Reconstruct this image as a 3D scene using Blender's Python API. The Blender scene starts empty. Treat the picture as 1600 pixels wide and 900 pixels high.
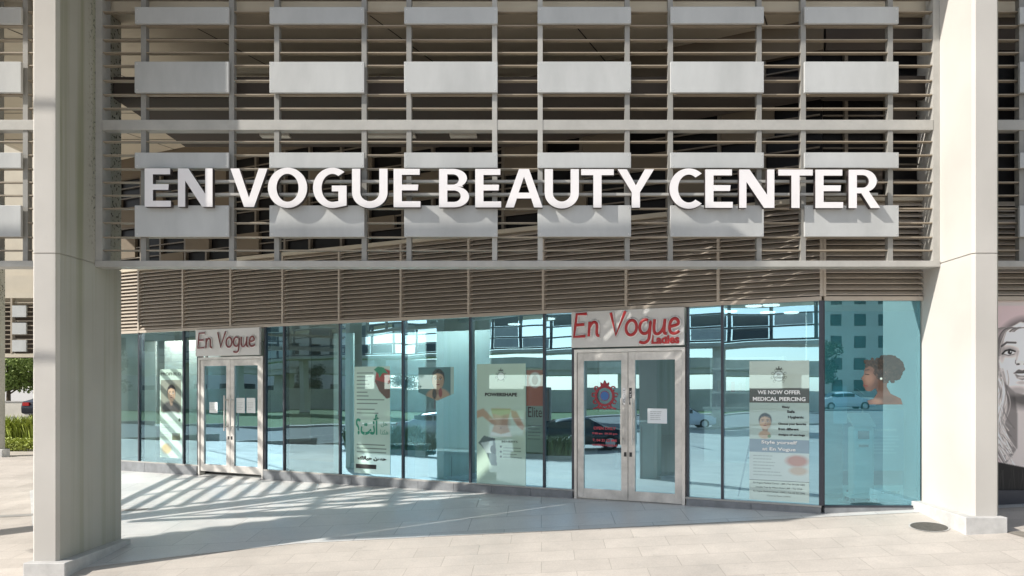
import bpy, bmesh, math, random
import numpy as np
from mathutils import Vector, Matrix
random.seed(7)
R = math.radians
SC = bpy.context.scene
COL = SC.collection
# ---------------------------------------------------------------- camera, world, sun, exposure
CAMZ = 1.57
cd = bpy.data.cameras.new('camera'); cam = bpy.data.objects.new('camera', cd); COL.objects.link(cam)
cam.location = (0, 0, CAMZ); cam.rotation_euler = (R(90), 0, 0)
cd.sensor_width = 36; cd.lens = 36 * 1155 / 1600; cd.shift_x = -46 / 1600; cd.shift_y = 155 / 1600
cd.clip_start = .05; cd.clip_end = 3000; SC.camera = cam
SUN = Vector((2.6, 1.0, -2.05)).normalized()
w = bpy.data.worlds.new('World'); SC.world = w; w.use_nodes = True
nt = w.node_tree; bg = nt.nodes['Background']
sky = nt.nodes.new('ShaderNodeTexSky'); sky.sky_type = 'NISHITA'; sky.sun_disc = False
sky.sun_elevation = R(36.3); sky.sun_rotation = R(249); sky.dust_density = 0.6; sky.air_density = 1.0; sky.ozone_density = 1.0
hs = nt.nodes.new('ShaderNodeHueSaturation'); hs.inputs['Saturation'].default_value = .55; hs.inputs['Value'].default_value = 1.1
nt.links.new(sky.outputs[0], hs.inputs['Color']); nt.links.new(hs.outputs[0], bg.inputs[0]); bg.inputs[1].default_value = .125
sl = bpy.data.lights.new('sun', 'SUN'); sl.energy = 4.6; sl.angle = R(.5); sl.color = (1, .95, .88)
so = bpy.data.objects.new('sun', sl); COL.objects.link(so); so.rotation_euler = SUN.to_track_quat('-Z', 'Y').to_euler(); so.location = (-20, -8, 18)
SC.view_settings.view_transform = 'Standard'; SC.view_settings.look = 'None'; SC.view_settings.exposure = .50; SC.view_settings.gamma = 1
SC.cycles.max_bounces = 10; SC.cycles.transparent_max_bounces = 24; SC.cycles.use_denoising = True
SC.cycles.diffuse_bounces = 5; SC.cycles.caustics_reflective = True

# ---------------------------------------------------------------- materials
def s2l(c): return tuple(((v / 255) / 12.92 if v / 255 < .04045 else ((v / 255 + .055) / 1.055) ** 2.4) for v in c)
def mat(name, col, rough=.6, metal=0, var=.12, vscale=3.0, bump=0.0, bscale=40, streak=0.0, spec=.5, emit=None, es=1, stretch=None):
    m = bpy.data.materials.new(name); m.use_nodes = True; n = m.node_tree.nodes; L = m.node_tree.links
    b = n['Principled BSDF']; b.inputs['Roughness'].default_value = rough; b.inputs['Metallic'].default_value = metal
    b.inputs['Specular IOR Level'].default_value = spec
    geo = n.new('ShaderNodeNewGeometry')
    src = geo.outputs['Position']
    if stretch:
        mp = n.new('ShaderNodeMapping'); mp.inputs['Scale'].default_value = stretch; L.new(src, mp.inputs[0]); src = mp.outputs[0]
    no = n.new('ShaderNodeTexNoise'); no.inputs['Scale'].default_value = vscale; no.inputs['Detail'].default_value = 8; no.inputs['Roughness'].default_value = .65
    L.new(src, no.inputs['Vector'])
    rp = n.new('ShaderNodeMapRange'); rp.inputs[1].default_value = .3; rp.inputs[2].default_value = .7
    rp.inputs[3].default_value = 1 - var; rp.inputs[4].default_value = 1 + var * .6; L.new(no.outputs[0], rp.inputs[0])
    mx = n.new('ShaderNodeVectorMath'); mx.operation = 'SCALE'; mx.inputs[0].default_value = col; L.new(rp.outputs[0], mx.inputs['Scale'])
    L.new(mx.outputs[0], b.inputs['Base Color'])
    if bump:
        n2 = n.new('ShaderNodeTexNoise'); n2.inputs['Scale'].default_value = bscale; n2.inputs['Detail'].default_value = 5; L.new(geo.outputs['Position'], n2.inputs['Vector'])
        bp = n.new('ShaderNodeBump'); bp.inputs['Strength'].default_value = bump; bp.inputs['Distance'].default_value = .02
        L.new(n2.outputs[0], bp.inputs['Height']); L.new(bp.outputs[0], b.inputs['Normal'])
    if emit: b.inputs['Emission Color'].default_value = (*emit, 1); b.inputs['Emission Strength'].default_value = es
    return m
M = {}
M['white_metal'] = mat('white_coated_metal', (.46, .468, .458), .42, .0, .16, 1.6, .05, 9, stretch=(1, 1, .35))
M['grey_metal'] = mat('pale_grey_coated_metal', (.40, .39, .36), .45, 0, .12, 5)
M['mid_metal'] = mat('mid_grey_coated_metal', (.27, .262, .24), .45, 0, .12, 5)
M['slat'] = mat('cream_coated_slat', (.31, .26, .195), .5, 0, .18, 2)
M['tan'] = mat('tan_louver_metal', (.47, .41, .34), .5, 0, .12, 2.0)
M['tan_dark'] = mat('dark_backing_metal', (.06, .05, .045), .6)  # near-black sheet behind the louver blades
M['letter'] = mat('white_acrylic', (.78, .75, .745), .35, 0, .05, 3)
M['letter_side'] = mat('dark_bronze_return', (.05, .04, .04), .4)
M['red'] = mat('red_acrylic', (.46, .028, .03), .35, 0, .08, 6)
M['dark_red'] = mat('maroon_acrylic', (.17, .03, .03), .4, 0, .08, 6)
M['board'] = mat('sign_board', (.66, .66, .64), .5, 0, .06, 3)
M['steel'] = mat('brushed_steel', (.68, .65, .61), .33, .5, .16, 3, .05, 30)
M['steel_worn'] = mat('scuffed_steel', (.66, .63, .59), .38, .45, .28, 4, .05, 50)
M['mullion'] = mat('dark_anodised_mullion', (.06, .065, .08), .35, .4, .1)
M['beige'] = mat('beige_render', (.50, .45, .36), .85, 0, .10, 1.5, .1, 60)
M['beige_up'] = mat('shade_toned_beige_render', (.15, .12, .085), .85, 0, .10, 1.5)  # beige wall darkened, shade behind the screens put into the colour
M['shaded_bar'] = mat('shade_toned_window_bar', (.16, .135, .105), .5)  # window bars darkened to carry the shade behind the screens
M['beige_dark'] = mat('deep_shade_toned_beige_render', (.07, .056, .045), .85, 0, .10, 1.5)  # near-black beige, the covered space's shade painted into slab and walls
M['soffit'] = mat('beige_soffit_board', (.62, .55, .43), .85, 0, .07, 1.0)
M['joint'] = mat('dark_joint', (.06, .05, .04), .9)
M['dark_glass'] = mat('dark_window_glass', (.010, .009, .009), .4, 0, .1, spec=.15)
M['kerb'] = mat('grey_granite_base', (.22, .23, .24), .45, 0, .25, 6, .05, 80)
M['plinth'] = mat('grey_stone_plinth', (.50, .49, .47), .6, 0, .18, 6, .05, 60)
M['granite'] = mat('granite', (.3, .31, .31), .4)
M['interior'] = mat('interior_white', (.68, .72, .68), .7, 0, .04)
M['interior_floor'] = mat('interior_floor_tile', (.35, .35, .34), .3)
M['black'] = mat('black_plastic', (.02, .02, .022), .4)
M['asphalt'] = mat('asphalt', (.20, .20, .20), .85, 0, .25, 3)
M['kerbstone'] = mat('concrete_kerb', (.42, .40, .37), .8, 0, .2, 3)
M['grass'] = mat('lawn', (.10, .17, .04), .9, 0, .5, 3, .5, 60)
M['paint'] = mat('road_paint', (.75, .75, .72), .7)
M['leaf'] = mat('leaf_green', (.085, .14, .03), .6, 0, .45, 2)
M['leaf_light'] = mat('leaf_yellow_green', (.34, .40, .07), .6, 0, .4, 3)
M['leaf_dark'] = mat('leaf_dark_green', (.045, .08, .025), .6, 0, .4, 2)
M['leaf_mid'] = mat('leaf_mid_green', (.25, .33, .07), .6, 0, .4, 2)
M['bark'] = mat('bark', (.12, .09, .06), .9)
M['soil'] = mat('soil', (.12, .09, .06), .95)
M['car_white'] = mat('white_car_paint', (.75, .76, .78), .2, 0, .02)
M['car_dark'] = mat('dark_car_paint', (.02, .023, .03), .15, .1, .02)
M['car_silver'] = mat('silver_car_paint', (.42, .44, .46), .25, .5, .02)
M['car_glass'] = mat('car_window_glass', (.015, .02, .025), .05)
M['tyre'] = mat('rubber', (.02, .02, .02), .8)
M['rim'] = mat('alloy', (.5, .5, .52), .3, .7)
M['lamp_red'] = mat('tail_lamp_red', (.4, .02, .02), .2)
M['lamp_clear'] = mat('headlamp_clear', (.8, .8, .8), .1)
M['concrete'] = mat('pale_concrete', (.60, .56, .48), .85, 0, .2, .5)
M['tower'] = mat('blue_tower_glass', (.07, .17, .3), .1, .4, .1, .5)
M['facade'] = mat('cream_apartment_render', (.60, .56, .50), .85, 0, .1, .3)
M['cover'] = mat('cast_iron_cover', (.11, .10, .085), .6, .3, .4, 40, .4, 120)
M['sign_blue'] = mat('sign_white_blue', (.6, .68, .72), .4)
M['paper'] = mat('white_paper', (.80, .80, .80), .8, 0, .02)
M['ink'] = mat('dark_ink', (.035, .035, .035), .7)
M['ink_red'] = mat('red_vinyl', (.50, .07, .09), .5)
M['ink_green'] = mat('green_print', (.03, .30, .19), .6)
M['ink_white'] = mat('white_print', (.85, .85, .83), .6)
M['brown_print'] = mat('brown_grey_print', (.13, .115, .105), .6)
M['light'] = mat('lit_downlight', (.9, .9, .9), .4, emit=(1, .97, .9), es=2.2)
M['strip'] = mat('pale_strip_diffuser', (.62, .58, .5), .5)

# pillar with side stains and painted-in side shade
def pillar_mat():
    m = bpy.data.materials.new('painted_concrete_stains_and_shade'); m.use_nodes = True; n = m.node_tree.nodes; L = m.node_tree.links
    b = n['Principled BSDF']; b.inputs['Roughness'].default_value = .75
    tc = n.new('ShaderNodeNewGeometry')
    base = (.50, .476, .437)
    # broad mottling
    n1 = n.new('ShaderNodeTexNoise'); n1.inputs['Scale'].default_value = 1.1; n1.inputs['Detail'].default_value = 7; L.new(tc.outputs['Position'], n1.inputs['Vector'])
    # vertical streaks
    mp = n.new('ShaderNodeMapping'); mp.inputs['Scale'].default_value = (2, 4.2, .12); L.new(tc.outputs['Position'], mp.inputs[0])
    n2 = n.new('ShaderNodeTexNoise'); n2.inputs['Scale'].default_value = 1.6; n2.inputs['Detail'].default_value = 6; L.new(mp.outputs[0], n2.inputs['Vector'])
    sx = n.new('ShaderNodeSeparateXYZ'); L.new(tc.outputs['Position'], sx.inputs[0])
    hz = n.new('ShaderNodeMapRange'); hz.inputs[1].default_value = 1.2; hz.inputs[2].default_value = 3.6; hz.inputs[3].default_value = .62; L.new(sx.outputs[2], hz.inputs[0])
    r2 = n.new('ShaderNodeMapRange'); r2.inputs[1].default_value = .46; r2.inputs[2].default_value = .66; L.new(n2.outputs[0], r2.inputs[0])
    # +X faces: green stains, plus shade painted in as a darker tone
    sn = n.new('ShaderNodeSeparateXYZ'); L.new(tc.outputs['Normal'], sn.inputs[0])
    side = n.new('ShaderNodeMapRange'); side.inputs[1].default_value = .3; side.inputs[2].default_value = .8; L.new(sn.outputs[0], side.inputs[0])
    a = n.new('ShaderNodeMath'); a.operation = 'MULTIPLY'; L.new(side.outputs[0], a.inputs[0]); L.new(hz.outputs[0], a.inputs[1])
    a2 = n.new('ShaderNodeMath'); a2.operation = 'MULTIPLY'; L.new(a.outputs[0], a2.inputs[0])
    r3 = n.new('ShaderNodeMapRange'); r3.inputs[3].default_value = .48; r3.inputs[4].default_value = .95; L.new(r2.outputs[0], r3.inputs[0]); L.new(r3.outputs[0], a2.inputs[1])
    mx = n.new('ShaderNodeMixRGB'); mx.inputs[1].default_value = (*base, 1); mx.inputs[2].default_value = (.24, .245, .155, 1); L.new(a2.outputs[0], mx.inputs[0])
    # black specks near the metal frame
    n3 = n.new('ShaderNodeTexNoise'); n3.inputs['Scale'].default_value = 26; n3.inputs['Detail'].default_value = 8; L.new(tc.outputs['Position'], n3.inputs['Vector'])
    r4 = n.new('ShaderNodeMapRange'); r4.inputs[1].default_value = .56; r4.inputs[2].default_value = .62; L.new(n3.outputs[0], r4.inputs[0])
    yy = n.new('ShaderNodeMapRange'); yy.inputs[1].default_value = 8.5; yy.inputs[2].default_value = 8.7; L.new(sx.outputs[1], yy.inputs[0])
    a3 = n.new('ShaderNodeMath'); a3.operation = 'MULTIPLY'; L.new(r4.outputs[0], a3.inputs[0]); L.new(yy.outputs[0], a3.inputs[1])
    a4 = n.new('ShaderNodeMath'); a4.operation = 'MULTIPLY'; hk = n.new('ShaderNodeMapRange'); hk.inputs[1].default_value = 3.0; hk.inputs[2].default_value = 3.6; L.new(sx.outputs[2], hk.inputs[0]); sd = n.new('ShaderNodeMath'); sd.operation = 'MULTIPLY'; L.new(a3.outputs[0], sd.inputs[0]); L.new(side.outputs[0], sd.inputs[1]); L.new(sd.outputs[0], a4.inputs[0]); L.new(hk.outputs[0], a4.inputs[1])
    m2 = n.new('ShaderNodeMixRGB'); m2.inputs[2].default_value = (.03, .03, .025, 1); L.new(mx.outputs[0], m2.inputs[1]); L.new(a4.outputs[0], m2.inputs[0])
    r5 = n.new('ShaderNodeMapRange'); r5.inputs[1].default_value = .3; r5.inputs[2].default_value = .7; r5.inputs[3].default_value = .92; r5.inputs[4].default_value = 1.06; L.new(n1.outputs[0], r5.inputs[0])
    sc = n.new('ShaderNodeVectorMath'); sc.operation = 'SCALE'; L.new(m2.outputs[0], sc.inputs[0]); L.new(r5.outputs[0], sc.inputs['Scale']); L.new(sc.outputs[0], b.inputs['Base Color'])
    n4 = n.new('ShaderNodeTexNoise'); n4.inputs['Scale'].default_value = 90; n4.inputs['Detail'].default_value = 4; L.new(tc.outputs['Position'], n4.inputs['Vector'])
    bp = n.new('ShaderNodeBump'); bp.inputs['Strength'].default_value = .18; bp.inputs['Distance'].default_value = .01; L.new(n4.outputs[0], bp.inputs['Height']); L.new(bp.outputs[0], b.inputs['Normal'])
    return m
M['pillar'] = pillar_mat()

def paving_mat(name, base, dark, tw, th, rough, mortar, spread=.10, rot=0):
    m = bpy.data.materials.new(name); m.use_nodes = True; n = m.node_tree.nodes; L = m.node_tree.links
    b = n['Principled BSDF']
    g = n.new('ShaderNodeNewGeometry'); mp = n.new('ShaderNodeMapping'); mp.inputs['Rotation'].default_value = (0, 0, rot); L.new(g.outputs['Position'], mp.inputs[0])
    br = n.new('ShaderNodeTexBrick'); br.offset = .5; br.inputs['Scale'].default_value = 1
    br.inputs['Brick Width'].default_value = tw; br.inputs['Row Height'].default_value = th
    br.inputs['Mortar Size'].default_value = mortar; br.inputs['Mortar Smooth'].default_value = .3; br.inputs['Bias'].default_value = 0
    c1 = tuple(v * (1 + spread) for v in base); c2 = tuple(v * (1 - spread) for v in base)
    br.inputs['Color1'].default_value = (*c1, 1); br.inputs['Color2'].default_value = (*c2, 1); br.inputs['Mortar'].default_value = (*dark, 1)
    L.new(mp.outputs[0], br.inputs['Vector'])
    no = n.new('ShaderNodeTexNoise'); no.inputs['Scale'].default_value = 1.3; no.inputs['Detail'].default_value = 9; no.inputs['Roughness'].default_value = .7; L.new(g.outputs['Position'], no.inputs['Vector'])
    mr = n.new('ShaderNodeMapRange'); mr.inputs[1].default_value = .3; mr.inputs[2].default_value = .7; mr.inputs[3].default_value = .82; mr.inputs[4].default_value = 1.08; L.new(no.outputs[0], mr.inputs[0])
    sc = n.new('ShaderNodeVectorMath'); sc.operation = 'SCALE'; L.new(br.outputs[0], sc.inputs[0]); L.new(mr.outputs[0], sc.inputs['Scale'])
    # sparse trodden stains
    n5 = n.new('ShaderNodeTexNoise'); n5.inputs['Scale'].default_value = 3.1; n5.inputs['Detail'].default_value = 10; n5.inputs['Roughness'].default_value = .8; L.new(g.outputs['Position'], n5.inputs['Vector'])
    m5 = n.new('ShaderNodeMapRange'); m5.inputs[1].default_value = .60; m5.inputs[2].default_value = .72; m5.inputs[3].default_value = 1; m5.inputs[4].default_value = .74; L.new(n5.outputs[0], m5.inputs[0])
    s5 = n.new('ShaderNodeVectorMath'); s5.operation = 'SCALE'; L.new(sc.outputs[0], s5.inputs[0]); L.new(m5.outputs[0], s5.inputs['Scale']); sc = s5
    # fine grain
    n2 = n.new('ShaderNodeTexNoise'); n2.inputs['Scale'].default_value = 60; n2.inputs['Detail'].default_value = 4; L.new(g.outputs['Position'], n2.inputs['Vector'])
    m2 = n.new('ShaderNodeMapRange'); m2.inputs[1].default_value = .35; m2.inputs[2].default_value = .65; m2.inputs[3].default_value = .93; m2.inputs[4].default_value = 1.05; L.new(n2.outputs[0], m2.inputs[0])
    s2 = n.new('ShaderNodeVectorMath'); s2.operation = 'SCALE'; L.new(sc.outputs[0], s2.inputs[0]); L.new(m2.outputs[0], s2.inputs['Scale']); L.new(s2.outputs[0], b.inputs['Base Color'])
    rr = n.new('ShaderNodeMapRange'); rr.inputs[1].default_value = .3; rr.inputs[2].default_value = .7; rr.inputs[3].default_value = rough - .1; rr.inputs[4].default_value = rough + .12; L.new(no.outputs[0], rr.inputs[0]); L.new(rr.outputs[0], b.inputs['Roughness'])
    bp = n.new('ShaderNodeBump'); bp.inputs['Strength'].default_value = .25; bp.inputs['Distance'].default_value = .01; L.new(br.outputs['Fac'], bp.inputs['Height']); bp.invert = True; L.new(bp.outputs[0], b.inputs['Normal'])
    return m
M['paving'] = paving_mat('beige_stone_paving', (.50, .455, .405), (.36, .325, .285), .7, .35, .6, .004, .05)
M['floor_in'] = paving_mat('grey_arcade_granite', (.58, .575, .555), (.36, .36, .35), .9, .6, .40, .006, .05)
M['paving_far'] = paving_mat('pale_plaza_paving', (.46, .43, .39), (.30, .28, .25), 1.8, 1.2, .65, .01, .08)

def glass_mat(name, refl, trans, fac, wav=.02):
    m = bpy.data.materials.new(name); m.use_nodes = True; n = m.node_tree.nodes; L = m.node_tree.links
    for x in list(n): n.remove(x)
    out = n.new('ShaderNodeOutputMaterial'); mix = n.new('ShaderNodeMixShader'); gl = n.new('ShaderNodeBsdfGlossy'); tr = n.new('ShaderNodeBsdfTransparent')
    gl.inputs['Color'].default_value = (*refl, 1); gl.inputs['Roughness'].default_value = 0.0; tr.inputs['Color'].default_value = (*trans, 1)
    lw = n.new('ShaderNodeFresnel'); lw.inputs['IOR'].default_value = 1.5
    mr = n.new('ShaderNodeMapRange'); mr.inputs[1].default_value = 0; mr.inputs[2].default_value = 1; mr.inputs[3].default_value = fac; mr.inputs[4].default_value = 1; L.new(lw.outputs[0], mr.inputs[0]); L.new(mr.outputs[0], mix.inputs[0])
    L.new(tr.outputs[0], mix.inputs[1]); L.new(gl.outputs[0], mix.inputs[2]); L.new(mix.outputs[0], out.inputs[0])
    g = n.new('ShaderNodeNewGeometry'); no = n.new('ShaderNodeTexNoise'); no.inputs['Scale'].default_value = .9; no.inputs['Detail'].default_value = 1; L.new(g.outputs['Position'], no.inputs['Vector'])
    bp = n.new('ShaderNodeBump'); bp.inputs['Strength'].default_value = wav; bp.inputs['Distance'].default_value = .2; L.new(no.outputs[0], bp.inputs['Height']); L.new(bp.outputs[0], gl.inputs['Normal'])
    return m
def clear_mat():
    m = bpy.data.materials.new('clear_inner_face'); m.use_nodes = True; n = m.node_tree.nodes; L = m.node_tree.links
    for x in list(n): n.remove(x)
    o = n.new('ShaderNodeOutputMaterial'); t = n.new('ShaderNodeBsdfTransparent'); t.inputs[0].default_value = (.98, 1, .99, 1); L.new(t.outputs[0], o.inputs[0]); return m
M['clear'] = clear_mat()
def pane_mesh(a, b, y0, y1, z0, z1, m, name, parent):
    k = B(a, b, y0, y1, z0, z1); k.mi = [1, 1, 0, 1, 1, 1]
    return k.build(name, [m, M['clear']], parent)
M['glass'] = glass_mat('coated_shop_glass', (.50, .83, 1.0), (.56, .86, .95), .58, .010)
M['glass_clear'] = glass_mat('pale_shop_glass', (.56, .87, 1.0), (.90, .99, .97), .28, .007)
M['glass_teal'] = glass_mat('teal_shop_glass', (.44, .84, 1.0), (.34, .82, .92), .44, .006)
M['glass_door'] = glass_mat('door_glass', (.52, .83, 1.0), (.32, .52, .62), .52, .007)

def print_mat():
    m = bpy.data.materials.new('printed_surface'); m.use_nodes = True; n = m.node_tree.nodes; L = m.node_tree.links
    b = n['Principled BSDF']; b.inputs['Roughness'].default_value = .55
    a = n.new('ShaderNodeVertexColor'); a.layer_name = 'print'; L.new(a.outputs[0], b.inputs['Base Color'])
    return m
M['print'] = print_mat()
def film_mat(fac):
    m = M['print'].copy(); m.name = 'printed_film_behind_coated_glass'; n = m.node_tree.nodes; L = m.node_tree.links
    b = n['Principled BSDF']; o = [x for x in n if x.type == 'OUTPUT_MATERIAL'][0]; vc = [x for x in n if x.type == 'VERTEX_COLOR'][0]
    tm = n.new('ShaderNodeVectorMath'); tm.operation = 'MULTIPLY'; tm.inputs[1].default_value = (.80, .97, .97); L.new(vc.outputs[0], tm.inputs[0]); L.new(tm.outputs[0], b.inputs['Base Color'])
    g = n.new('ShaderNodeBsdfGlossy'); g.inputs['Roughness'].default_value = 0; g.inputs['Color'].default_value = (.60, .88, 1, 1); mx = n.new('ShaderNodeMixShader'); mx.inputs[0].default_value = fac
    L.new(b.outputs[0], mx.inputs[1]); L.new(g.outputs[0], mx.inputs[2]); L.new(mx.outputs[0], o.inputs[0]); return m
M['print_film'] = film_mat(.22); M['print_film_dark'] = film_mat(.12)

# ---------------------------------------------------------------- object helpers
def tag(o, label=None, cat=None, group=None, kind=None):
    if label: o['label'] = label
    if cat: o['category'] = cat
    if group: o['group'] = group
    if kind: o['kind'] = kind
    return o
def empty(name, label, cat, loc=(0, 0, 0), rz=0, group=None):
    o = bpy.data.objects.new(name, None); COL.objects.link(o); o.location = loc; o.rotation_euler = (0, 0, rz); o.empty_display_size = .2
    return tag(o, label, cat, group)
class MB:
    def __init__(s): s.v = []; s.f = []; s.mi = []
    def box(s, x0, x1, y0, y1, z0, z1, mi=0):
        b = len(s.v)
        s.v += [(x0, y0, z0), (x1, y0, z0), (x1, y1, z0), (x0, y1, z0), (x0, y0, z1), (x1, y0, z1), (x1, y1, z1), (x0, y1, z1)]
        for f in ((0, 3, 2, 1), (4, 5, 6, 7), (0, 1, 5, 4), (1, 2, 6, 5), (2, 3, 7, 6), (3, 0, 4, 7)): s.f.append(tuple(b + i for i in f)); s.mi.append(mi)
        return s
    def quad(s, p, mi=0):
        b = len(s.v); s.v += [tuple(q) for q in p]; s.f.append(tuple(range(b, b + len(p)))); s.mi.append(mi); return s
    def prism(s, pts, z0, z1, mi=0):
        b = len(s.v); n = len(pts); s.v += [(x, y, z0) for x, y in pts] + [(x, y, z1) for x, y in pts]
        s.f.append(tuple(b + i for i in reversed(range(n)))); s.f.append(tuple(b + n + i for i in range(n))); s.mi += [mi, mi]
        for i in range(n): s.f.append((b + i, b + (i + 1) % n, b + n + (i + 1) % n, b + n + i)); s.mi.append(mi)
        return s
    def xz_prism(s, pts, y0, y1, mi=0):   # outline in x,z extruded in y
        b = len(s.v); n = len(pts); s.v += [(x, y0, z) for x, z in pts] + [(x, y1, z) for x, z in pts]
        s.f.append(tuple(b + i for i in range(n))); s.f.append(tuple(b + n + i for i in reversed(range(n)))); s.mi += [mi, mi]
        for i in range(n): s.f.append((b + (i + 1) % n, b + i, b + n + i, b + n + (i + 1) % n)); s.mi.append(mi)
        return s
    def tube(s, p, q, r, n=10, mi=0, r2=None):
        p = Vector(p); q = Vector(q); d = (q - p).normalized(); a = d.orthogonal().normalized(); c = d.cross(a); b = len(s.v)
        r2 = r if r2 is None else r2
        for P, rr in ((p, r), (q, r2)):
            for i in range(n):
                t = 2 * math.pi * i / n; s.v.append(tuple(P + a * math.cos(t) * rr + c * math.sin(t) * rr))
        for i in range(n): s.f.append((b + i, b + (i + 1) % n, b + n + (i + 1) % n, b + n + i)); s.mi.append(mi)
        s.f.append(tuple(b + i for i in reversed(range(n)))); s.f.append(tuple(b + n + i for i in range(n))); s.mi += [mi, mi]
        return s
    def build(s, name, m, parent=None, bevel=0, smooth=False):
        me = bpy.data.meshes.new(name); me.from_pydata(s.v, [], s.f)
        for mm in (m if isinstance(m, (list, tuple)) else [m]): me.materials.append(mm)
        if any(s.mi): me.polygons.foreach_set('material_index', s.mi)
        me.update()
        bm = bmesh.new(); bm.from_mesh(me); bmesh.ops.recalc_face_normals(bm, faces=bm.faces)
        if bevel:
            eds = [e for e in bm.edges if len(e.link_faces) == 2 and e.calc_face_angle() > .5]
            bmesh.ops.bevel(bm, geom=eds, offset=bevel, segments=2, affect='EDGES', profile=.5)
        bm.to_mesh(me); bm.free()
        if smooth: me.polygons.foreach_set('use_smooth', [True] * len(me.polygons))
        o = bpy.data.objects.new(name, me); COL.objects.link(o)
        if parent: o.parent = parent
        return o
def B(x0, x1, y0, y1, z0, z1): return MB().box(x0, x1, y0, y1, z0, z1)

def text_obj(txt, size, m, parent, loc, width=None, height=None, mirror=False, rot=(R(90), 0, 0), off=0.0, shear=0.0, name='lettering', align='CENTER', thick=0.0, sp=1.0):
    c = bpy.data.curves.new('txt', 'FONT'); c.body = txt; c.size = size; c.offset = off; c.shear = shear; c.align_x = align; c.extrude = thick; c.resolution_u = 3; c.space_character = sp
    t = bpy.data.objects.new('txt', c); COL.objects.link(t)
    bpy.context.view_layer.update()
    me = bpy.data.meshes.new_from_object(t.evaluated_get(bpy.context.evaluated_depsgraph_get())); bpy.data.objects.remove(t); bpy.data.curves.remove(c)
    vs = np.array([v.co[:] for v in me.vertices]) if len(me.vertices) else np.zeros((1, 3))
    sx = 1
    if width: sx = width / max(1e-6, vs[:, 0].max() - vs[:, 0].min())
    sy = 1
    if height: sy = height / max(1e-6, vs[:, 1].max() - vs[:, 1].min())
    me.transform(Matrix.Diagonal((sx * (-1 if mirror else 1), sy, 1, 1)))
    me.transform(Matrix.Rotation(rot[0], 4, 'X'))
    me.materials.clear(); me.materials.append(m); me.name = name
    o = bpy.data.objects.new(name, me); COL.objects.link(o); o.parent = parent; o.location = loc
    return o

# ---------------------------------------------------------------- ground
def gz(x, y): return -.863 + .048 * min(max(x, -9), 9) + .08 * min(max(y, 2), 16)
def grid_lines(a, b, keys, step):
    s = {a, b} | {k for k in keys if a < k < b}
    v = a
    while v < b: s.add(round(v, 3)); v += step
    return sorted(s)
def sheet(x0, x1, y0, y1, off, step=4.0):
    xs = grid_lines(x0, x1, (-9, 9), step); ys = grid_lines(y0, y1, (2, 16), step)
    m = MB(); m.v = [(x, y, gz(x, y) + off) for y in ys for x in xs]; n = len(xs)
    for j in range(len(ys) - 1):
        for i in range(n - 1): m.f.append((j * n + i, j * n + i + 1, (j + 1) * n + i + 1, (j + 1) * n + i)); m.mi.append(0)
    return m
def poly_sheet(pts, off, res=.5):
    """convex polygon draped on the ground"""
    bm = bmesh.new(); bm.faces.new([bm.verts.new((x, y, 0)) for x, y in pts])
    for co, no in (((-9, 0, 0), (1, 0, 0)), ((9, 0, 0), (1, 0, 0)), ((0, 2, 0), (0, 1, 0)), ((0, 16, 0), (0, 1, 0))):
        bmesh.ops.bisect_plane(bm, geom=bm.verts[:] + bm.edges[:] + bm.faces[:], plane_co=co, plane_no=no)
    m = MB(); bm.verts.ensure_lookup_table(); bm.verts.index_update()
    m.v = [(v.co.x, v.co.y, gz(v.co.x, v.co.y) + off) for v in bm.verts]; m.f = [tuple(v.index for v in f.verts) for f in bm.faces]; m.mi = [0] * len(m.f); bm.free(); return m
tag(sheet(-600, 600, -600, 700, -.012, 100).build('ground', M['paving_far']), kind='structure')
tag(sheet(-16, 24, -6, 26, .0).build('pavement', M['paving']), kind='structure')
TH = math.atan(.4815); CT, ST = math.cos(TH), math.sin(TH)
tag(poly_sheet([(-5.1, 8.25), (-4.2, 8.52), (-2.9, 8.82), (14.6, 8.96), (14.6, 9.3), (3.44, 9.3), (-8.9, 15.1), (-9.0, 15.0), (-9.0, 13.0), (-5.75, 8.4)], .004).build('arcade_floor', M['floor_in']), kind='structure')
m = poly_sheet([(5.35, 6.6), (5.62, 6.6), (5.15, 7.95), (4.98, 7.95)], .005); tag(m.build('paving_strip', mat('dark_paving_strip', (.22, .20, .17), .7, 0, .2, 8)), kind='structure')
tag(sheet(-16, -5.9, 11.0, 11.14, .005).build('drain_strip', mat('grey_drain_strip', (.30, .29, .27), .7, 0, .2, 8)), kind='structure')
# road behind and to the left of the photographer
tag(sheet(-40, -23, -60, 80, .006, 8).build('road', M['asphalt']), kind='structure')
tag(sheet(-23, 90, -58, -40, .006, 8).build('cross_road', M['asphalt']), kind='structure')
tag(sheet(-110, -44, -90, 80, .006, 16).build('lawn', M['grass']), kind='structure')
tag(sheet(-23, 90, -64, -59, .006, 16).build('verge', M['grass']), kind='structure')
for i, (x0, x1, y0, y1) in enumerate([(-23, -22.75, -39.8, 60), (-40.3, -40, -60, 80), (-22.75, 90, -40, -39.7), (-40, 90, -58.4, -58.1)]):
    k = MB()
    for a in (range(int(y0), int(y1), 4) if x1 - x0 < 1 else range(int(x0), int(x1), 4)):
        if x1 - x0 < 1: yy = (a, min(a + 3.98, y1)); zz = (gz(x0, yy[0]) + gz(x0, yy[1])) / 2; k.box(x0, x1, yy[0], yy[1], zz - .2, zz + .13)
        else: k.box(a, min(a + 3.98, x1), y0, y1, gz(a, y0) - .2, gz(a, y0) + .13)
    tag(k.build('kerb', M['kerbstone'], bevel=.02), kind='structure')
k = MB()
for a in range(-56, 76, 7):
    for e in ((-31.6, -31.45),):
        sm = sheet(e[0], e[1], a, a + 3, .011); b0 = len(k.v); k.v += sm.v; k.f += [tuple(b0 + i for i in f) for f in sm.f]; k.mi += sm.mi
tag(k.build('road_markings', M['paint']), kind='structure')

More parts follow.
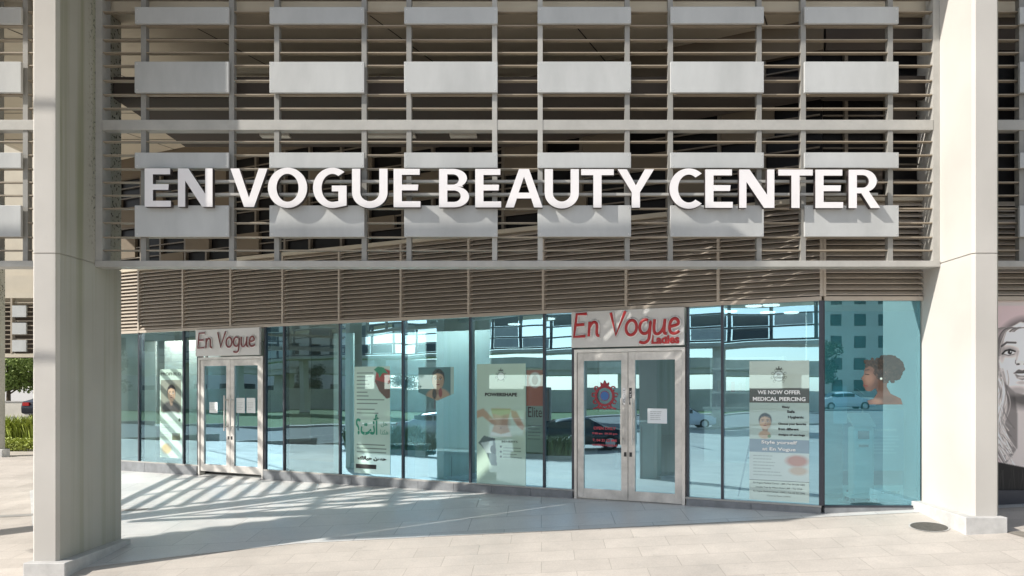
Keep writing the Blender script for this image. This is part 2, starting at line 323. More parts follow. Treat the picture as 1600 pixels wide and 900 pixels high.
# ---------------------------------------------------------------- pillars
def pillar(label, x0, x1, y0=8.0, y1=9.2, ztop=7.5, inner=1, joint=3.02):
    g = gz((x0 + x1) / 2, (y0 + y1) / 2)
    e = empty('pillar', label, 'pillar', ((x0 + x1) / 2, y0, g), 0, 'square pillars of the arcade')
    hw = (x1 - x0) / 2; c = .03
    def shape(z0, z1, gr=0):
        p = [(-hw + gr + c, gr), (hw - gr - c, gr), (hw - gr, gr + c), (hw - gr, y1 - y0 - gr), (-hw + gr, y1 - y0 - gr), (-hw + gr, gr + c)]
        return MB().prism(p, z0 - g, z1 - g)
    zb = g + .17
    m = shape(min(gz(x0, y0), gz(x0, y1)) - .1, joint - .006)
    m2 = shape(joint - .006, joint + .006, .012); b0 = len(m.v); m.v += m2.v; m.f += [tuple(b0 + i for i in f) for f in m2.f]; m.mi += m2.mi
    m.build('lower_shaft', M['pillar'], e)
    shape(joint + .006, ztop).build('upper_shaft', M['pillar'], e)
    gf, gb = gz(x0, y0), gz(x0, y1)
    pl = MB(); a, b_ = -hw - (.03 if inner > 0 else .13), hw + (.13 if inner > 0 else .03); ya, yb = -.09, y1 - y0 - .02
    zt_f, zt_b = gf + .175 - g, gf + .175 - g
    v = [(a, ya, gf - .3 - g), (b_, ya, gf - .3 - g), (b_, yb, gf - .3 - g), (a, yb, gf - .3 - g), (a, ya, zt_f), (b_, ya, zt_f), (b_, yb, zt_b), (a, yb, zt_b)]
    pl.v = v; pl.f = [(0, 3, 2, 1), (4, 5, 6, 7), (0, 1, 5, 4), (1, 2, 6, 5), (2, 3, 7, 6), (3, 0, 4, 7)]; pl.mi = [0] * 6
    pl.build('plinth', M['plinth'], e, bevel=.008)
    return e
pillar('weathered cream pillar with green-stained inner side, at the left end of the big white lettering', -5.52, -5.23, inner=1)
pillar('sunlit cream pillar between the shop windows and the black-and-white portrait', 4.67, 4.96, inner=-1)
pillar('corner pillar of the arcade left of the weathered pillar, outside the picture edge', -10.25, -9.98, 8.85, 9.2, inner=1)
pillar('pillar at the far right end of the portrait window bay, outside the picture edge', 14.6, 14.9, inner=-1)
pillar('cream pillar standing free in front of the arcade, seen only in the door glass', -5.75, -5.1, 1.9, 2.7, 7.0)
pillar('thin pillar at the left picture edge beside the yellow-green planting', -13.0, -12.32, 16.8, 16.98, 6.0, joint=5.0)

# ---------------------------------------------------------------- metal facade screens
DS = 8.68
KX = DS / 1155
def sx(px): return (px - 846) * KX
def sz(py): return CAMZ + (605 - py) * KX
SLATS = [-3, 18, 40, 62, 82, 102, 125.5, 147.5, 169, 221, 242, 263.5, 284.5, 305, 325.5, 348, 370.5, 391]
ROWS = [(15, 41), (100, 148), (241, 265), (323, 371.5)]
def screen(label, xl, xr, panels, mulls, strong=()):
    e = empty('metal_screen', label, 'facade screen', (xl, DS, 0), 0, 'louvered metal screens between the pillars')
    P = lambda m, n, mt, bv=0: m.build(n, mt, e, bevel=bv)
    zb, zt = sz(417.5), 7.45
    X = xr - xl
    fr = MB(); fr.box(0, .075, -.015, .16, zb + .075, zt); P(fr, 'side_frame', M['grey_metal'])
    fr = MB(); fr.box(X - .075, X, -.015, .16, zb + .075, zt); P(fr, 'side_frame', M['grey_metal'])
    P(B(0, X, -.03, .16, zb, zb + .072), 'bottom_rail', M['grey_metal'], .004)
    P(B(.077, X - .077, -.02, .10, sz(204), sz(188)), 'crossbeam', M['grey_metal'], .004)
    P(B(.077, X - .077, -.02, .10, 6.62, 6.74), 'crossbeam', M['grey_metal'], .004)
    zs = [sz(p) for p in SLATS] + [6.3 + .158 * k for k in range(2)] + [6.86 + .158 * k for k in range(4)]
    for z in zs: P(B(.077, X - .077, 0, .062, z - .006, z + .006), 'slat', M['slat'])
    for i, mx in enumerate(mulls):
        a = mx - xl; h = .029; st = i in strong
        if 0.1 < a < X - .1: P(B(a - h, a + h, -.006 if not st else -.024, .07, zb + .075, zt), 'mullion', M['grey_metal'] if st else M['mid_metal'])
    for (a, b) in panels:
        a -= xl; b -= xl
        a = max(a, .08); b = min(b, X - .08)
        for (t, bt) in ROWS + [(-131, -83)]:
            rp_ = random.Random(int((a + xl) * 100) + t); jx = rp_.uniform(-.004, .004); po = P(B(a, b, -.066 + jx, -.028 + jx, sz(bt), sz(t)), 'panel', M['white_metal'], .004)
            if abs(xl + 5.228) < .01 and bt > 0:
                for fx in (a + .03, b - .03):
                    for fz in (sz(bt) + .03, sz(t) - .03): MB().tube((fx, -.066 + jx, fz), (fx, -.069 + jx, fz), .006, 8).build('screw', M['steel'], po)
    return e
PAN = [(215, 361), (424, 571), (633, 778), (840, 985), (1046, 1191), (1254, 1400)]
MUL = [224.5, 362, 432.5, 569, 639, 773, 844, 980, 1047.5, 1186, 1255, 1391]
screen('louvered metal screen of pale panels and slats carrying the big white lettering', -5.228, 4.668, [(sx(a), sx(b)) for a, b in PAN], [sx(p) for p in MUL], (5, 6))
screen('louvered metal screen right of the sunlit pillar, above the black-and-white portrait', 4.962, 14.6, [(sx(1588 + 209 * k), sx(1588 + 209 * k + 146)) for k in range(6)], [sx(1588 + 209 * k + j) for k in range(6) for j in (8, 138)])
screen('sunlit louvered metal screen left of the weathered pillar, over the open plaza', -6.50, -5.522, [(sx(39 - 146 - 209 * k), sx(39 - 209 * k)) for k in range(3)], [sx(39 - 209 * k + j) for k in range(3) for j in (-138, 1)])
e = empty('added_lattice', 'added lattice shaping sunlight through the outer part of the left bay, outside the picture edge', 'lattice', (-9.948, DS, 0))  # added, unseen: lets patterned sunlight fall on the arcade floor
B(0, 3.44, -.02, .1, 2.98, 3.05).build('bottom_rail', M['grey_metal'], e)
for k in range(7): B(0, 3.44, 0, .05, 3.45 + .56 * k, 3.51 + .56 * k).build('slat', M['slat'], e)
for k in range(4): B(.05 + 1.08 * k, .12 + 1.08 * k, .06, .12, 3.05, 7.45).build('mullion', M['grey_metal'], e)
for x, z in ((.95, 4.5), (1.65, 5.7)): B(x, x + .5, -.04, -.01, z, z + .34).build('panel', M['white_metal'], e)
# side screen at the arcade corner, slats along the depth
e = empty('metal_screen', 'side screen of open slats closing the arcade corner, outside the left picture edge', 'facade screen', (-10.15, 9.3, 0), 0, 'louvered metal screens between the pillars')
B(-.05, .05, 0, 4.3, 2.5, 2.6).build('bottom_rail', M['grey_metal'], e)
B(-.05, .05, 0, 4.3, 7.3, 7.45).build('top_rail', M['grey_metal'], e)
for k in range(15): B(-.045, .045, 0, 4.3, 2.85 + .3 * k, 2.91 + .3 * k).build('slat', M['slat'], e)
for k in range(4): B(-.03, .03, .1 + 1.3 * k, .2 + 1.3 * k, 2.6, 7.3).build('mullion', M['grey_metal'], e)
B(-.03, .03, 1.9, 4.3, 4.7, 7.28).build('sun_block_panel', M['white_metal'], e)  # added panel, keeps sun streaks off the louvers
for k, (a, b) in enumerate([(5.3, 5.8)]):
    for j in range(3): B(-.07, -.05, .25 + 1.3 * j, .95 + 1.3 * j, a, b).build('panel', M['white_metal'], e)
# roof overhang and upper storeys
e = empty('building_top', 'overhanging cream upper storey of the shop building above the screens', 'building', (0, 8.6, 7.5))
B(-10.6, 15.2, -.85, 1.0, 0, .6).build('overhang', M['beige'], e, bevel=.01)
B(-10.6, 15.2, 1.0, 14, -1.14, 1.2).build('upper_storey', M['beige'], e)
# added board and slats, unseen over the left bay, to shade the arcade floor
e = empty('billboard', 'added shade board with an open slatted end, high over the left bay beyond the picture', 'billboard', (-7.1, 6.0, 7.4))
B(-3.02, 2.8, 0, .12, -1.75, 1.2).build('shade_board', M['white_metal'], e)
for k in range(8): B(-6.95, -3.72, 0, .1, -1.68 + .38 * k, -1.55 + .38 * k).build('slat', M['grey_metal'], e)
for q in (-6.5, -5.2, -3.95): B(q - .1, q + .1, .1, .16, -1.75, 1.1).build('upright', M['grey_metal'], e)
for z in (-1.72, 1.02): B(-7.0, -2.75, .125, .16, z, z + .045).build('carrier_bar', M['grey_metal'], e)
for q in (-6.8, -5.6): B(q - .05, q + .05, .16, 1.75, .75, .85).build('arm', M['grey_metal'], e)

# ---------------------------------------------------------------- big white letters
def arc(cx, cy, rx, ry, a0, a1, n=14): return [(cx + rx * math.cos(R(a0 + (a1 - a0) * i / n)), cy + ry * math.sin(R(a0 + (a1 - a0) * i / n))) for i in range(n + 1)]
S, H = .215, .155
def gl_E(w): return [[(0, 0), (w, 0), (w, H), (S, H), (S, .44), (w * .90, .44), (w * .92, .44 + H - .005), (S, .44 + H - .005), (S, 1 - H), (w * .97, 1 - H), (w * .97, 1), (0, 1)]]
def gl_N(w): return [[(0, 0), (S * .88, 0), (S * .88, .68), (w - .27, 0), (w, 0), (w, 1), (w - S * .88, 1), (w - S * .88, .34), (.27, 1), (0, 1)]]
def gl_V(w): return [[(w / 2 - .13, 0), (w / 2 + .13, 0), (w, 1), (w - .23, 1), (w / 2, .24), (.23, 1), (0, 1)]]
def gl_O(w): return [arc(w / 2, .5, w / 2, .525, 0, 360, 40)[:-1], arc(w / 2, .5, w / 2 - .225, .365, 0, 360, 40)[:-1]]
def gl_U(w):
    r = w / 2
    return [[(0, 1), (0, .38)] + arc(r, .38, r, .405, 180, 360, 20)[1:-1] + [(w, .38), (w, 1), (w - S, 1), (w - S, .38)] + arc(r, .38, r - S, .225, 360, 180, 16)[1:-1] + [(S, .38), (S, 1)]]
def gl_C(w, a=48):
    rx, ry = w * .60, .525; cx = w * .60
    o = arc(cx, .5, rx, ry, a, 360 - a, 36); i = arc(cx, .5, rx - .225, ry - .16, 360 - a - 4, a + 4, 36)
    k = w / max(p[0] for p in o)
    return [[(x * k, y) for x, y in o + i]]
def gl_G(w):
    cx, rx, ry = w * .58, w * .58, .525
    o = arc(cx, .5, rx, ry, 52, 285, 34); i = arc(cx, .5, rx - .225, ry - .16, 300, 60, 30)
    i = [p for p in arc(cx, .5, rx - .225, ry - .16, 275, 58, 30)]
    return [o + [(w, .04), (w, .56), (w * .56, .56), (w * .56, .41), (w - S, .41), (w - S, .155)] + i]
def gl_B(w):
    o = [(0, 0), (w * .5, 0)] + arc(w * .5, .275, w * .5, .275, -88, 78, 14) + [(w * .80, .535)] + arc(w * .47, .755, w * .46, .245, -50, 90, 12) + [(0, 1)]
    h1 = [(S, .14), (w * .5, .14)] + arc(w * .5, .29, w * .22, .15, -85, 85, 10) + [(S, .44)]
    h2 = [(S, .59), (w * .46, .59)] + arc(w * .46, .725, w * .2, .135, -85, 85, 10) + [(S, .86)]
    return [o, h1, h2]
def gl_A(w): return [[(0, 0), (.225, 0), (.30, .235), (w - .30, .235), (w - .225, 0), (w, 0), (w / 2 + .13, 1), (w / 2 - .13, 1)], [(.345, .385), (w - .345, .385), (w / 2, .80)]]
def gl_T(w): return [[(w / 2 - S / 2, 0), (w / 2 + S / 2, 0), (w / 2 + S / 2, 1 - H), (w, 1 - H), (w, 1), (0, 1), (0, 1 - H), (w / 2 - S / 2, 1 - H)]]
def gl_Y(w): return [[(w / 2 - S / 2, 0), (w / 2 + S / 2, 0), (w / 2 + S / 2, .40), (w, 1), (w - .24, 1), (w / 2, .58), (.24, 1), (0, 1), (w / 2 - S / 2, .40)]]
def gl_R(w):
    o = [(0, 0), (S, 0), (S, .385), (w * .40, .385), (w - .25, 0), (w, 0), (w * .64, .44)] + arc(w * .46, .705, w * .43, .295, -52, 90, 16) + [(0, 1)]
    h = [(S, .53), (w * .44, .53)] + arc(w * .44, .695, w * .20, .165, -85, 85, 10) + [(S, .86)]
    return [o, h]
GL = dict(E=gl_E, N=gl_N, V=gl_V, O=gl_O, G=gl_G, U=gl_U, B=gl_B, A=gl_A, T=gl_T, Y=gl_Y, C=gl_C, R=gl_R)
def curve_mesh(conts, ext, k):
    c = bpy.data.curves.new('c', 'CURVE'); c.dimensions = '2D'; c.fill_mode = 'BOTH'; c.extrude = ext
    for ct in conts:
        s = c.splines.new('POLY'); s.points.add(len(ct) - 1); s.use_cyclic_u = True
        for p, (x, y) in zip(s.points, ct): p.co = (x * k, y * k, 0, 1)
    t = bpy.data.objects.new('c', c); COL.objects.link(t); bpy.context.view_layer.update()
    me = bpy.data.meshes.new_from_object(t.evaluated_get(bpy.context.evaluated_depsgraph_get())); bpy.data.objects.remove(t); bpy.data.curves.remove(c)
    return me
LT = [('E', 226, 267), ('N', 278, 332), ('V', 360, 418), ('O', 418.5, 480), ('G', 489, 541.5), ('U', 550, 605.5), ('E', 615, 657), ('B', 686, 733), ('E', 742.5, 783), ('A', 789.5, 848),
      ('U', 851, 904.5), ('T', 908, 959), ('Y', 965, 1022), ('C', 1046, 1096.5), ('E', 1102, 1145), ('N', 1155, 1210), ('T', 1216, 1270), ('E', 1274, 1317.5), ('R', 1326, 1375.5)]
DL = 8.535; kl = DL / 1155
sign = empty('sign_lettering', 'large raised white letters EN VOGUE BEAUTY CENTER mounted across the metal screen', 'sign', (0, DL, 0))
for ch, a, b in LT:
    cap = 60 * kl; wpx = (b - a) / 60
    me = curve_mesh(GL[ch](wpx), .032, cap)
    me.transform(Matrix.Rotation(R(90), 4, 'X'))
    me.materials.clear(); me.materials.append(M['letter']); me.materials.append(M['letter_side'])
    for p in me.polygons: p.material_index = 0 if p.normal.y < -.9 else 1
    y = 323 + (a - 226) / 1150 * 2.2
    o = bpy.data.objects.new('letter', me); COL.objects.link(o); o.parent = sign; o.location = ((a - 846) * kl, .032, CAMZ + (605 - y) * kl)
B((226 - 846) * kl, (1376 - 846) * kl, .068, .085, sz(288) , sz(284)).build('mounting_rail', M['grey_metal'], sign)
B((226 - 846) * kl, (1376 - 846) * kl, .068, .085, sz(308) , sz(304)).build('mounting_rail', M['grey_metal'], sign)

# ---------------------------------------------------------------- slanted shop front (local frame: x along the wall, y into the shop)
W0 = (0, 10.718)
def wl(px, py=None):     # pixel on the wall plane -> local x (and height)
    D = 25805 / (px + 1554.0); X = (px - 846) * D / 1155
    s = X / CT
    return s if py is None else (s, CAMZ + (605 - py) * D / 1155)
SHOP_LOC, SHOP_RZ = (0, 10.718, 0), -TH
shop = empty('shop_building', 'shop front of tall tinted glass under tan louvers, running back from right to left', 'building', SHOP_LOC, SHOP_RZ)
MOD = 1.254
s0 = 3.437 / CT                     # corner
divs = [s0 - MOD * k for k in range(0, 12)]   # module lines going left
GT, GB = 2.63, .11
sL = divs[-1]
dr = (divs[2] - .02 - .50 * 0, )
# door spans in local x
DR = (wl(899), wl(1071)); DLf = (wl(314), wl(415))
# base
def base_piece(a, b):
    m = MB(); n = max(1, int((b - a) / .6))
    for i in range(n):
        x0 = a + (b - a) * i / n; x1 = a + (b - a) * (i + 1) / n - .004
        m.box(x0, x1, -.06, .12, -.35, GB - .012)
    m.build('base_course', M['kerb'], shop, bevel=.003)
base_piece(sL, DLf[0] - .02); base_piece(DLf[1] + .02, DR[0] - .02); base_piece(DR[1] + .02, s0)
for a, b in ((sL, DLf[0]), (DLf[1], DR[0]), (DR[1], s0)): B(a, b, -.045, .05, GB - .01, GB + .012).build('sill', M['grey_metal'], shop)
B(sL, s0, -.05, .06, GT, GT + .05).build('head_rail', M['tan'], shop)
# panes and mullions
edges = sorted([wl(190) - .9, wl(220), wl(289.5), DLf[0] - .03] ) + [DLf[1] + .03] + [wl(p) for p in (446, 533, 631, 736, 851)] + [DR[0] - .03, DR[1] + .03, wl(1128), s0 - .01]
def pane(a, b, m, parent=shop, tz=0):
    o = pane_mesh(a + .012, b - .012, -.006, .006, GB + .012, GT, m, 'window_pane', parent)
    return o
seg = [(edges[0], edges[1], 'glass_clear'), (edges[1], edges[2], 'glass_clear'), (edges[2], edges[3], 'glass_clear'), (edges[4], edges[5], 'glass'), (edges[5], edges[6], 'glass_clear'),
       (edges[6], edges[7], 'glass'), (edges[7], edges[8], 'glass'), (edges[8], edges[9], 'glass'), (edges[9], edges[10], 'glass'), (edges[11], edges[12], 'glass'), (edges[12], edges[13], 'glass')]
for i, (a, b, mt) in enumerate(seg):
    o = pane(a, b, M[mt])
    o.rotation_euler = (R(random.uniform(-.12, .12)), 0, R(0.0)); 
for x in edges[:-1]: B(x - .016, x + .016, -.03, .09, GB + .01, GT).build('mullion', M['mullion'], shop)
B(s0 - .03, s0 + .02, -.035, .09, GB + .01, GT).build('mullion', M['mullion'], shop)
# doors
def door(span, ztop, hand_x):
    a, b = span; mid = (a + b) / 2
    f = MB(); f.box(a, a + .04, -.05, .08, -.07, ztop); f.box(b - .04, b, -.05, .08, -.07, ztop); f.box(a + .04, b - .04, -.05, .08, ztop - .045, ztop); f.build('door_frame', M['steel'], shop)
    for (x0, x1, hs) in ((a + .045, mid - .004, 1), (mid + .004, b - .045, -1)):
        st = .095; z0, z1 = -.0 + .02, ztop - .05
        d = MB(); d.box(x0, x0 + st, -.035, .015, z0, z1); d.box(x1 - st, x1, -.035, .015, z0, z1)
        d.box(x0 + st + .0005, x1 - st - .0005, -.034, .014, z1 - .11, z1); d.box(x0 + st + .0005, x1 - st - .0005, -.034, .014, z0, z0 + .13)
        dd = d.build('door', M['steel_worn'], shop, bevel=.002)
        pane_mesh(x0 + st, x1 - st, -.012, -.004, z0 + .13, z1 - .11, M['glass_door'], 'door_glass', dd)
        hx = (x1 - .035) if hs > 0 else (x0 + .035)
        h = MB(); h.tube((hx - hs * .035, -.10, .78), (hx - hs * .035, -.10, 1.42), .015, 12)
        for zz in (.86, 1.34): h.tube((hx - hs * .035, -.10, zz), (hx - hs * .035, -.034, zz), .010, 8)
        h.build('handle', M['steel'], dd, smooth=False)
        B(hx - .018, hx + .018, -.040, -.035, .62, .68).build('lock', M['black'], dd)
door(DLf, 2.12, 0); door(DR, 2.10, 0)
# louvers
def louver_bay(a, b, z0, z1, parent, n):
    m = MB()
    for i in range(n):
        z = z0 + (z1 - z0) * (i + .5) / n
        m.v += [(a, -.045, z - .030), (b, -.045, z - .030), (b, .03, z + .030), (a, .03, z + .030), (a, -.045, z - .020), (b, -.045, z - .020), (b, .03, z + .040), (a, .03, z + .040)]
        q = len(m.v) - 8
        for f in ((0, 3, 2, 1), (4, 5, 6, 7), (0, 1, 5, 4), (1, 2, 6, 5), (2, 3, 7, 6), (3, 0, 4, 7)): m.f.append(tuple(q + j for j in f)); m.mi.append(0)
    m.build('louver', M['tan'], parent)
for k in range(len(divs) - 1):
    louver_bay(divs[k + 1] + .015, divs[k] - .015, GT + .06, 3.85, shop, 17)
for d in divs: B(d - .018, d + .018, -.06, .05, GT + .052, 3.85).build('louver_divider', M['tan'], shop)
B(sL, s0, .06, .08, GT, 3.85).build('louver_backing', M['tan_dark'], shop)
# upper storey windows: mosaic of dark glass and beige infill
B(sL, s0, .06, .12, 3.86, 5.70).build('upper_glazing', M['dark_glass'], shop)
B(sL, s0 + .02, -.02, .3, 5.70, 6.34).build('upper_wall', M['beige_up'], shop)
B(sL, s0, -.05, .1, 3.85, 3.91).build('string_course', M['beige'], shop)
rr = random.Random(3)
for k in range(len(divs) - 1):
    a, b = divs[k + 1], divs[k]
    for x in (a + .0, a + MOD * .45): B(x - .022, x + .022, -.005, .06, 3.92, 5.70).build('upper_mullion', M['shaded_bar'], shop)
    m = MB()
    for j in range(1, 9): m.box(a + .024, b - .024, .0, .03, 3.92 + .2 * j - .008, 3.92 + .2 * j + .008)
    m.build('upper_rail', M['shaded_bar'], shop)
    for j in range(3):
        z0 = 3.93 + .6 * j + rr.choice((0, .2)); h = rr.choice((.2, .4, .4)); x0 = a + rr.choice((.03, .03 + MOD * .45)); ww = rr.choice((.5, .62, .66))
        if rr.random() < .85: B(x0, min(x0 + ww, b - .025), -.012, .058, z0, min(z0 + h, 5.69)).build('infill_panel', M['beige_up'], shop)

# right return of the shop front, parallel to the screens
YR = 9.075
ret = empty('shop_window_bay', 'teal glass window bay squarely facing the plaza beside the sunlit pillar', 'shop window', (3.437, YR, 0))
XE = 11.1
def ret_pane(a, b, m): pane_mesh(a, b, -.006, .006, GB + .012, GT, m, 'window_pane', ret)
m = MB(); m.box(.02, 1.225, -.06, .12, -.2, GB - .012); m.build('base_course', M['kerb'], ret, bevel=.003)
ret_pane(.03, 1.21, M['glass_teal'])
B(.02, 1.225, -.045, .05, GB - .01, GB + .012).build('sill', M['mullion'], ret)
B(0.02, 1.225, -.05, .06, GT, GT + .05).build('head_rail', M['tan'], ret)
B(.012, .03, -.03, .09, GB + .012, GT).build('mullion', M['mullion'], ret)
louver_bay(.04, 1.225, GT + .06, 3.85, ret, 17)
B(0.0, .036, -.06, .05, GT + .052, 3.85).build('louver_divider', M['tan'], ret)
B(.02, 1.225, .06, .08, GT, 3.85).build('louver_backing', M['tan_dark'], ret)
B(.03, 1.225, .10, .12, 3.86, 5.70).build('upper_glazing', M['dark_glass'], ret)
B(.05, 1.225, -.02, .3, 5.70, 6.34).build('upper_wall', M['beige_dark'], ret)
B(.03, 1.225, -.05, .1, 3.85, 3.91).build('string_course', M['beige'], ret)
for j in range(1, 9): B(.03, 1.22, .04, .07, 3.92 + .2 * j - .008, 3.92 + .2 * j + .008).build('upper_rail', M['shaded_bar'], ret)
for x in (.3, .8): B(x, x + .04, .03, .1, 3.92, 5.7).build('upper_mullion', M['shaded_bar'], ret)
for (x, z, w_, h) in ((.4, 4.0, .35, .35), (.86, 4.7, .3, .4), (.35, 5.1, .4, .25)): B(x, x + w_, .0, .035, z, z + h).build('infill_panel', M['beige_dark'], ret)
rb = empty('shop_window_bay', 'dark window bay behind the black-and-white portrait, right of the sunlit pillar', 'shop window', (4.97, YR, 0))
B(0, 9.6, -.06, .12, -.2, GB - .012).build('base_course', M['kerb'], rb, bevel=.003)
B(0, 9.6, -.045, .05, GB - .01, GB + .20).build('sill', M['mullion'], rb)
B(0, 9.6, -.006, .006, GB + .2, GT).build('window_pane', M['glass'], rb)
B(0, 9.6, -.05, .06, GT, GT + .05).build('head_rail', M['tan'], rb)
louver_bay(.0, 9.6, GT + .06, 3.85, rb, 17)
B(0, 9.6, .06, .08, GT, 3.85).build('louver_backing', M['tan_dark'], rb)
B(0, 9.6, .10, .12, 3.86, 5.70).build('upper_glazing', M['dark_glass'], rb)
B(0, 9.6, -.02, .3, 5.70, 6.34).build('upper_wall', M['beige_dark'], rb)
for k in range(9): B(.9 + k, .94 + k, -.02, .1, 3.87, 5.70).build('upper_mullion', M['grey_metal'], rb)

# soffit with joints and the walkway slab behind the screens
sf = empty('soffit', 'beige boarded ceiling high behind the screens with thin diagonal joints', 'ceiling', (0, 8.9, 6.10))
B(-9.9, 14.6, 0, 9.5, 0, .2).build('soffit_board', M['soffit'], sf)
for k in range(9):
    x = -9.3 + 2.4 * k
    m = MB(); m.quad([(x, .1, -.004), (x + .02, .1, -.004), (x + 2.8, 6.2, -.004), (x + 2.78, 6.2, -.004)]); m.build('joint', M['joint'], sf)
for k in range(4):
    y = .7 + 1.3 * k
    m = MB(); m.quad([(-9.8, y, -.006), (14.4, y, -.006), (14.4, y + .018, -.006), (-9.8, y + .018, -.006)]); m.build('joint', M['joint'], sf)
wk = empty('walkway', 'dark walkway slab crossing behind the screen above the lettering', 'walkway', (0, 8.92, 5.08))
# slab outline follows the slanted wall
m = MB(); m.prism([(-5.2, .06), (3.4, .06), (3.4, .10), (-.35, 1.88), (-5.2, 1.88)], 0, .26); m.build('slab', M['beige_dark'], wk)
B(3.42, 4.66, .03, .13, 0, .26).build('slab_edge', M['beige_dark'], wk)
for x0, x1 in ((-2.42, -1.75), (-1.27, -.9), (-3.9, -3.5)): B(x0, x1, 1.3, 1.42, -.03, -.002).build('strip_light', M['strip'], wk)
for x in (-4.9, -2.4, 0.1): B(x, x + .06, 1.80, 1.86, .26, 1.0).build('railing_post', M['grey_metal'], wk)
B(-5.2, -.4, 1.8, 1.86, .9, .95).build('handrail', M['grey_metal'], wk)

# interior
it = empty('shop_interior', 'pale shop room behind the tinted glass', 'room', SHOP_LOC, SHOP_RZ)
foot = [(sL, .13), (s0 - .05, .13), (s0 + 1.1, .72), (s0 + 2.0, 1.2), (s0 + 2.0, 6.0), (sL, 6.0)]
MB().prism(foot, -.02, .10).build('room_floor', M['interior_floor'], it)
MB().prism(foot, 2.72, 2.8).build('ceiling_board', M['interior'], it)
B(sL, s0 + 2.0, 5.9, 6.0, .1, 2.72).build('back_wall', mat('interior_grey_green', (.30, .34, .33), .8), it)
B(sL, sL + .1, .13, 5.9, .1, 2.72).build('end_wall', M['interior'], it)
for (px0, px1, d) in ((192, 212, .45), (223, 287, .5), (292, 311, .5), (536, 628, .65), (640, 728, .75), (500, 531, .35)):
    B(wl(px0), wl(px1), d, d + .04, .10, 2.5).build('display_partition', M['interior'], it)
for (px, dd) in ((1155, 1.0), (1185, 1.0), (1160, 2.0), (1200, 2.2), (1100, 1.6), (790, 1.5), (700, 2.2)):
    m = MB(); m.tube((wl(px), dd, 2.70), (wl(px), dd, 2.719), .11, 20); m.build('downlight', M['light'], it)
for i, (px, dd) in enumerate(((255, .28), (420, 1.4), (590, .35), (690, .42), (800, 1.2), (985, 1.6), (1180, 1.2))):  # added fill lamps brightening the partitions, separate from the downlights
    al_ = bpy.data.lights.new('fill_lamp', 'AREA'); al_.shape = 'RECTANGLE'; al_.size = 1.1; al_.size_y = .16; al_.energy = 13; al_.color = (1, .98, .93)
    lo = bpy.data.objects.new('fill_lamp', al_); COL.objects.link(lo); lo.parent = it; lo.location = (wl(px), dd, 2.70)
for (px, dd, ww, hh) in ((615, .25, .5, .5), (690, .3, .9, .42), (950, 1.5, .4, .9), (500, 2.5, 1.2, 1.0), (1110, 3.0, 1.6, 1.1)):
    c = empty('cabinet', {615: 'low white cabinet behind the glass under the strawberry banner', 690: 'low white cabinet behind the glass under the hanging portrait', 950: 'white stand behind the left leaf of the sign-topped door', 500: 'reception counter deep in the shop left of the strawberry banner', 1110: 'long counter deep in the shop right of the ladies door'}[px], 'cabinet', (0, 0, 0))
    X = wl(px) * CT + dd * ST; Y = 10.718 - wl(px) * ST + dd * CT
    c.location = (X, Y, .10); c.rotation_euler = (0, 0, -TH)
    B(-ww / 2, ww / 2, 0, .4, 0, hh).build('carcass', M['interior'], c, bevel=.01)
    B(-ww / 2 - .02, ww / 2 + .02, -.02, .42, hh, hh + .03).build('worktop', M['board'], c)
    B(-.004, .004, -.006, -.001, .05, hh - .05).build('door_gap', M['ink'], c)

def at_shop(px, dd): s_ = wl(px); return (s_ * CT + dd * ST, 10.718 - s_ * ST + dd * CT, .10)
for px, dd, lb in ((465, 1.7, 'black salon chair deep in the shop right of the left door'), (880, 2.2, 'black salon chair deep in the shop left of the ladies door'), (1230, 2.4, 'black salon chair behind the piercing poster')):
    e = empty('salon_chair', lb, 'chair', at_shop(px, dd), .6, 'salon chairs inside the shop')
    B(-.28, .28, -.26, .26, .42, .54).build('seat', M['black'], e, bevel=.04); B(-.26, .26, .2, .30, .54, 1.05).build('backrest', M['black'], e, bevel=.04)
    for x in (-.31, .31): B(x - .03, x + .03, -.2, .22, .64, .70).build('armrest', M['black'], e, bevel=.01)
    MB().tube((0, 0, .04), (0, 0, .42), .035).build('post', M['steel'], e); MB().tube((0, 0, 0), (0, 0, .04), .26, 20).build('base', M['steel'], e)
for px, dd, lb in ((480, 3.2, 'white product shelf on the back of the shop, right of the left door'), (1090, 3.4, 'white product shelf deep in the shop right of the ladies door')):
    e = empty('product_shelf', lb, 'shelf', at_shop(px, dd), -TH)
    for x in (-.62, .6): B(x, x + .03, 0, .3, 0, 2.0).build('side_panel', M['board'], e)
    B(-.62, .63, .3, .32, 0, 2.0).build('back_panel', M['board'], e)
    rn = random.Random(px)
    for k in range(5):
        B(-.59, .6, .0, .3, .1 + .42 * k, .13 + .42 * k).build('shelf', M['board'], e)
    for k in range(4):
        for j in range(9):
            h = rn.uniform(.12, .26); x = -.5 + .125 * j; b_ = MB().tube((x, .15, .1315 + .42 * k), (x, .15, .13 + .42 * k + h), .035, 10, r2=.028).build('bottle', rn.choice([M['ink_red'], M['ink_green'], M['black'], M['paper'], M['tan'], M['car_silver']])); tag(b_, 'product bottle on the shelf of the ' + ('left' if px < 800 else 'right') + ' half of the shop', 'bottle', 'product bottles on the ' + ('left' if px < 800 else 'right') + ' shelf'); b_.location = Vector(at_shop(px, dd)); b_.rotation_euler = (0, 0, -TH)
for i, (px, dd) in enumerate(((455, 2.9), (840, 3.4))):
    e = empty('wall_mirror', ['framed mirror panel deep in the shop near the left door', 'framed mirror panel deep in the shop near the ladies door'][i], 'mirror', at_shop(px, dd), -TH)
    B(-.4, .4, 0, .04, 0, 2.0).build('frame', M['black'], e); B(-.36, .36, -.004, -.001, .5, 1.94).build('mirror_glass', M['steel'], e)
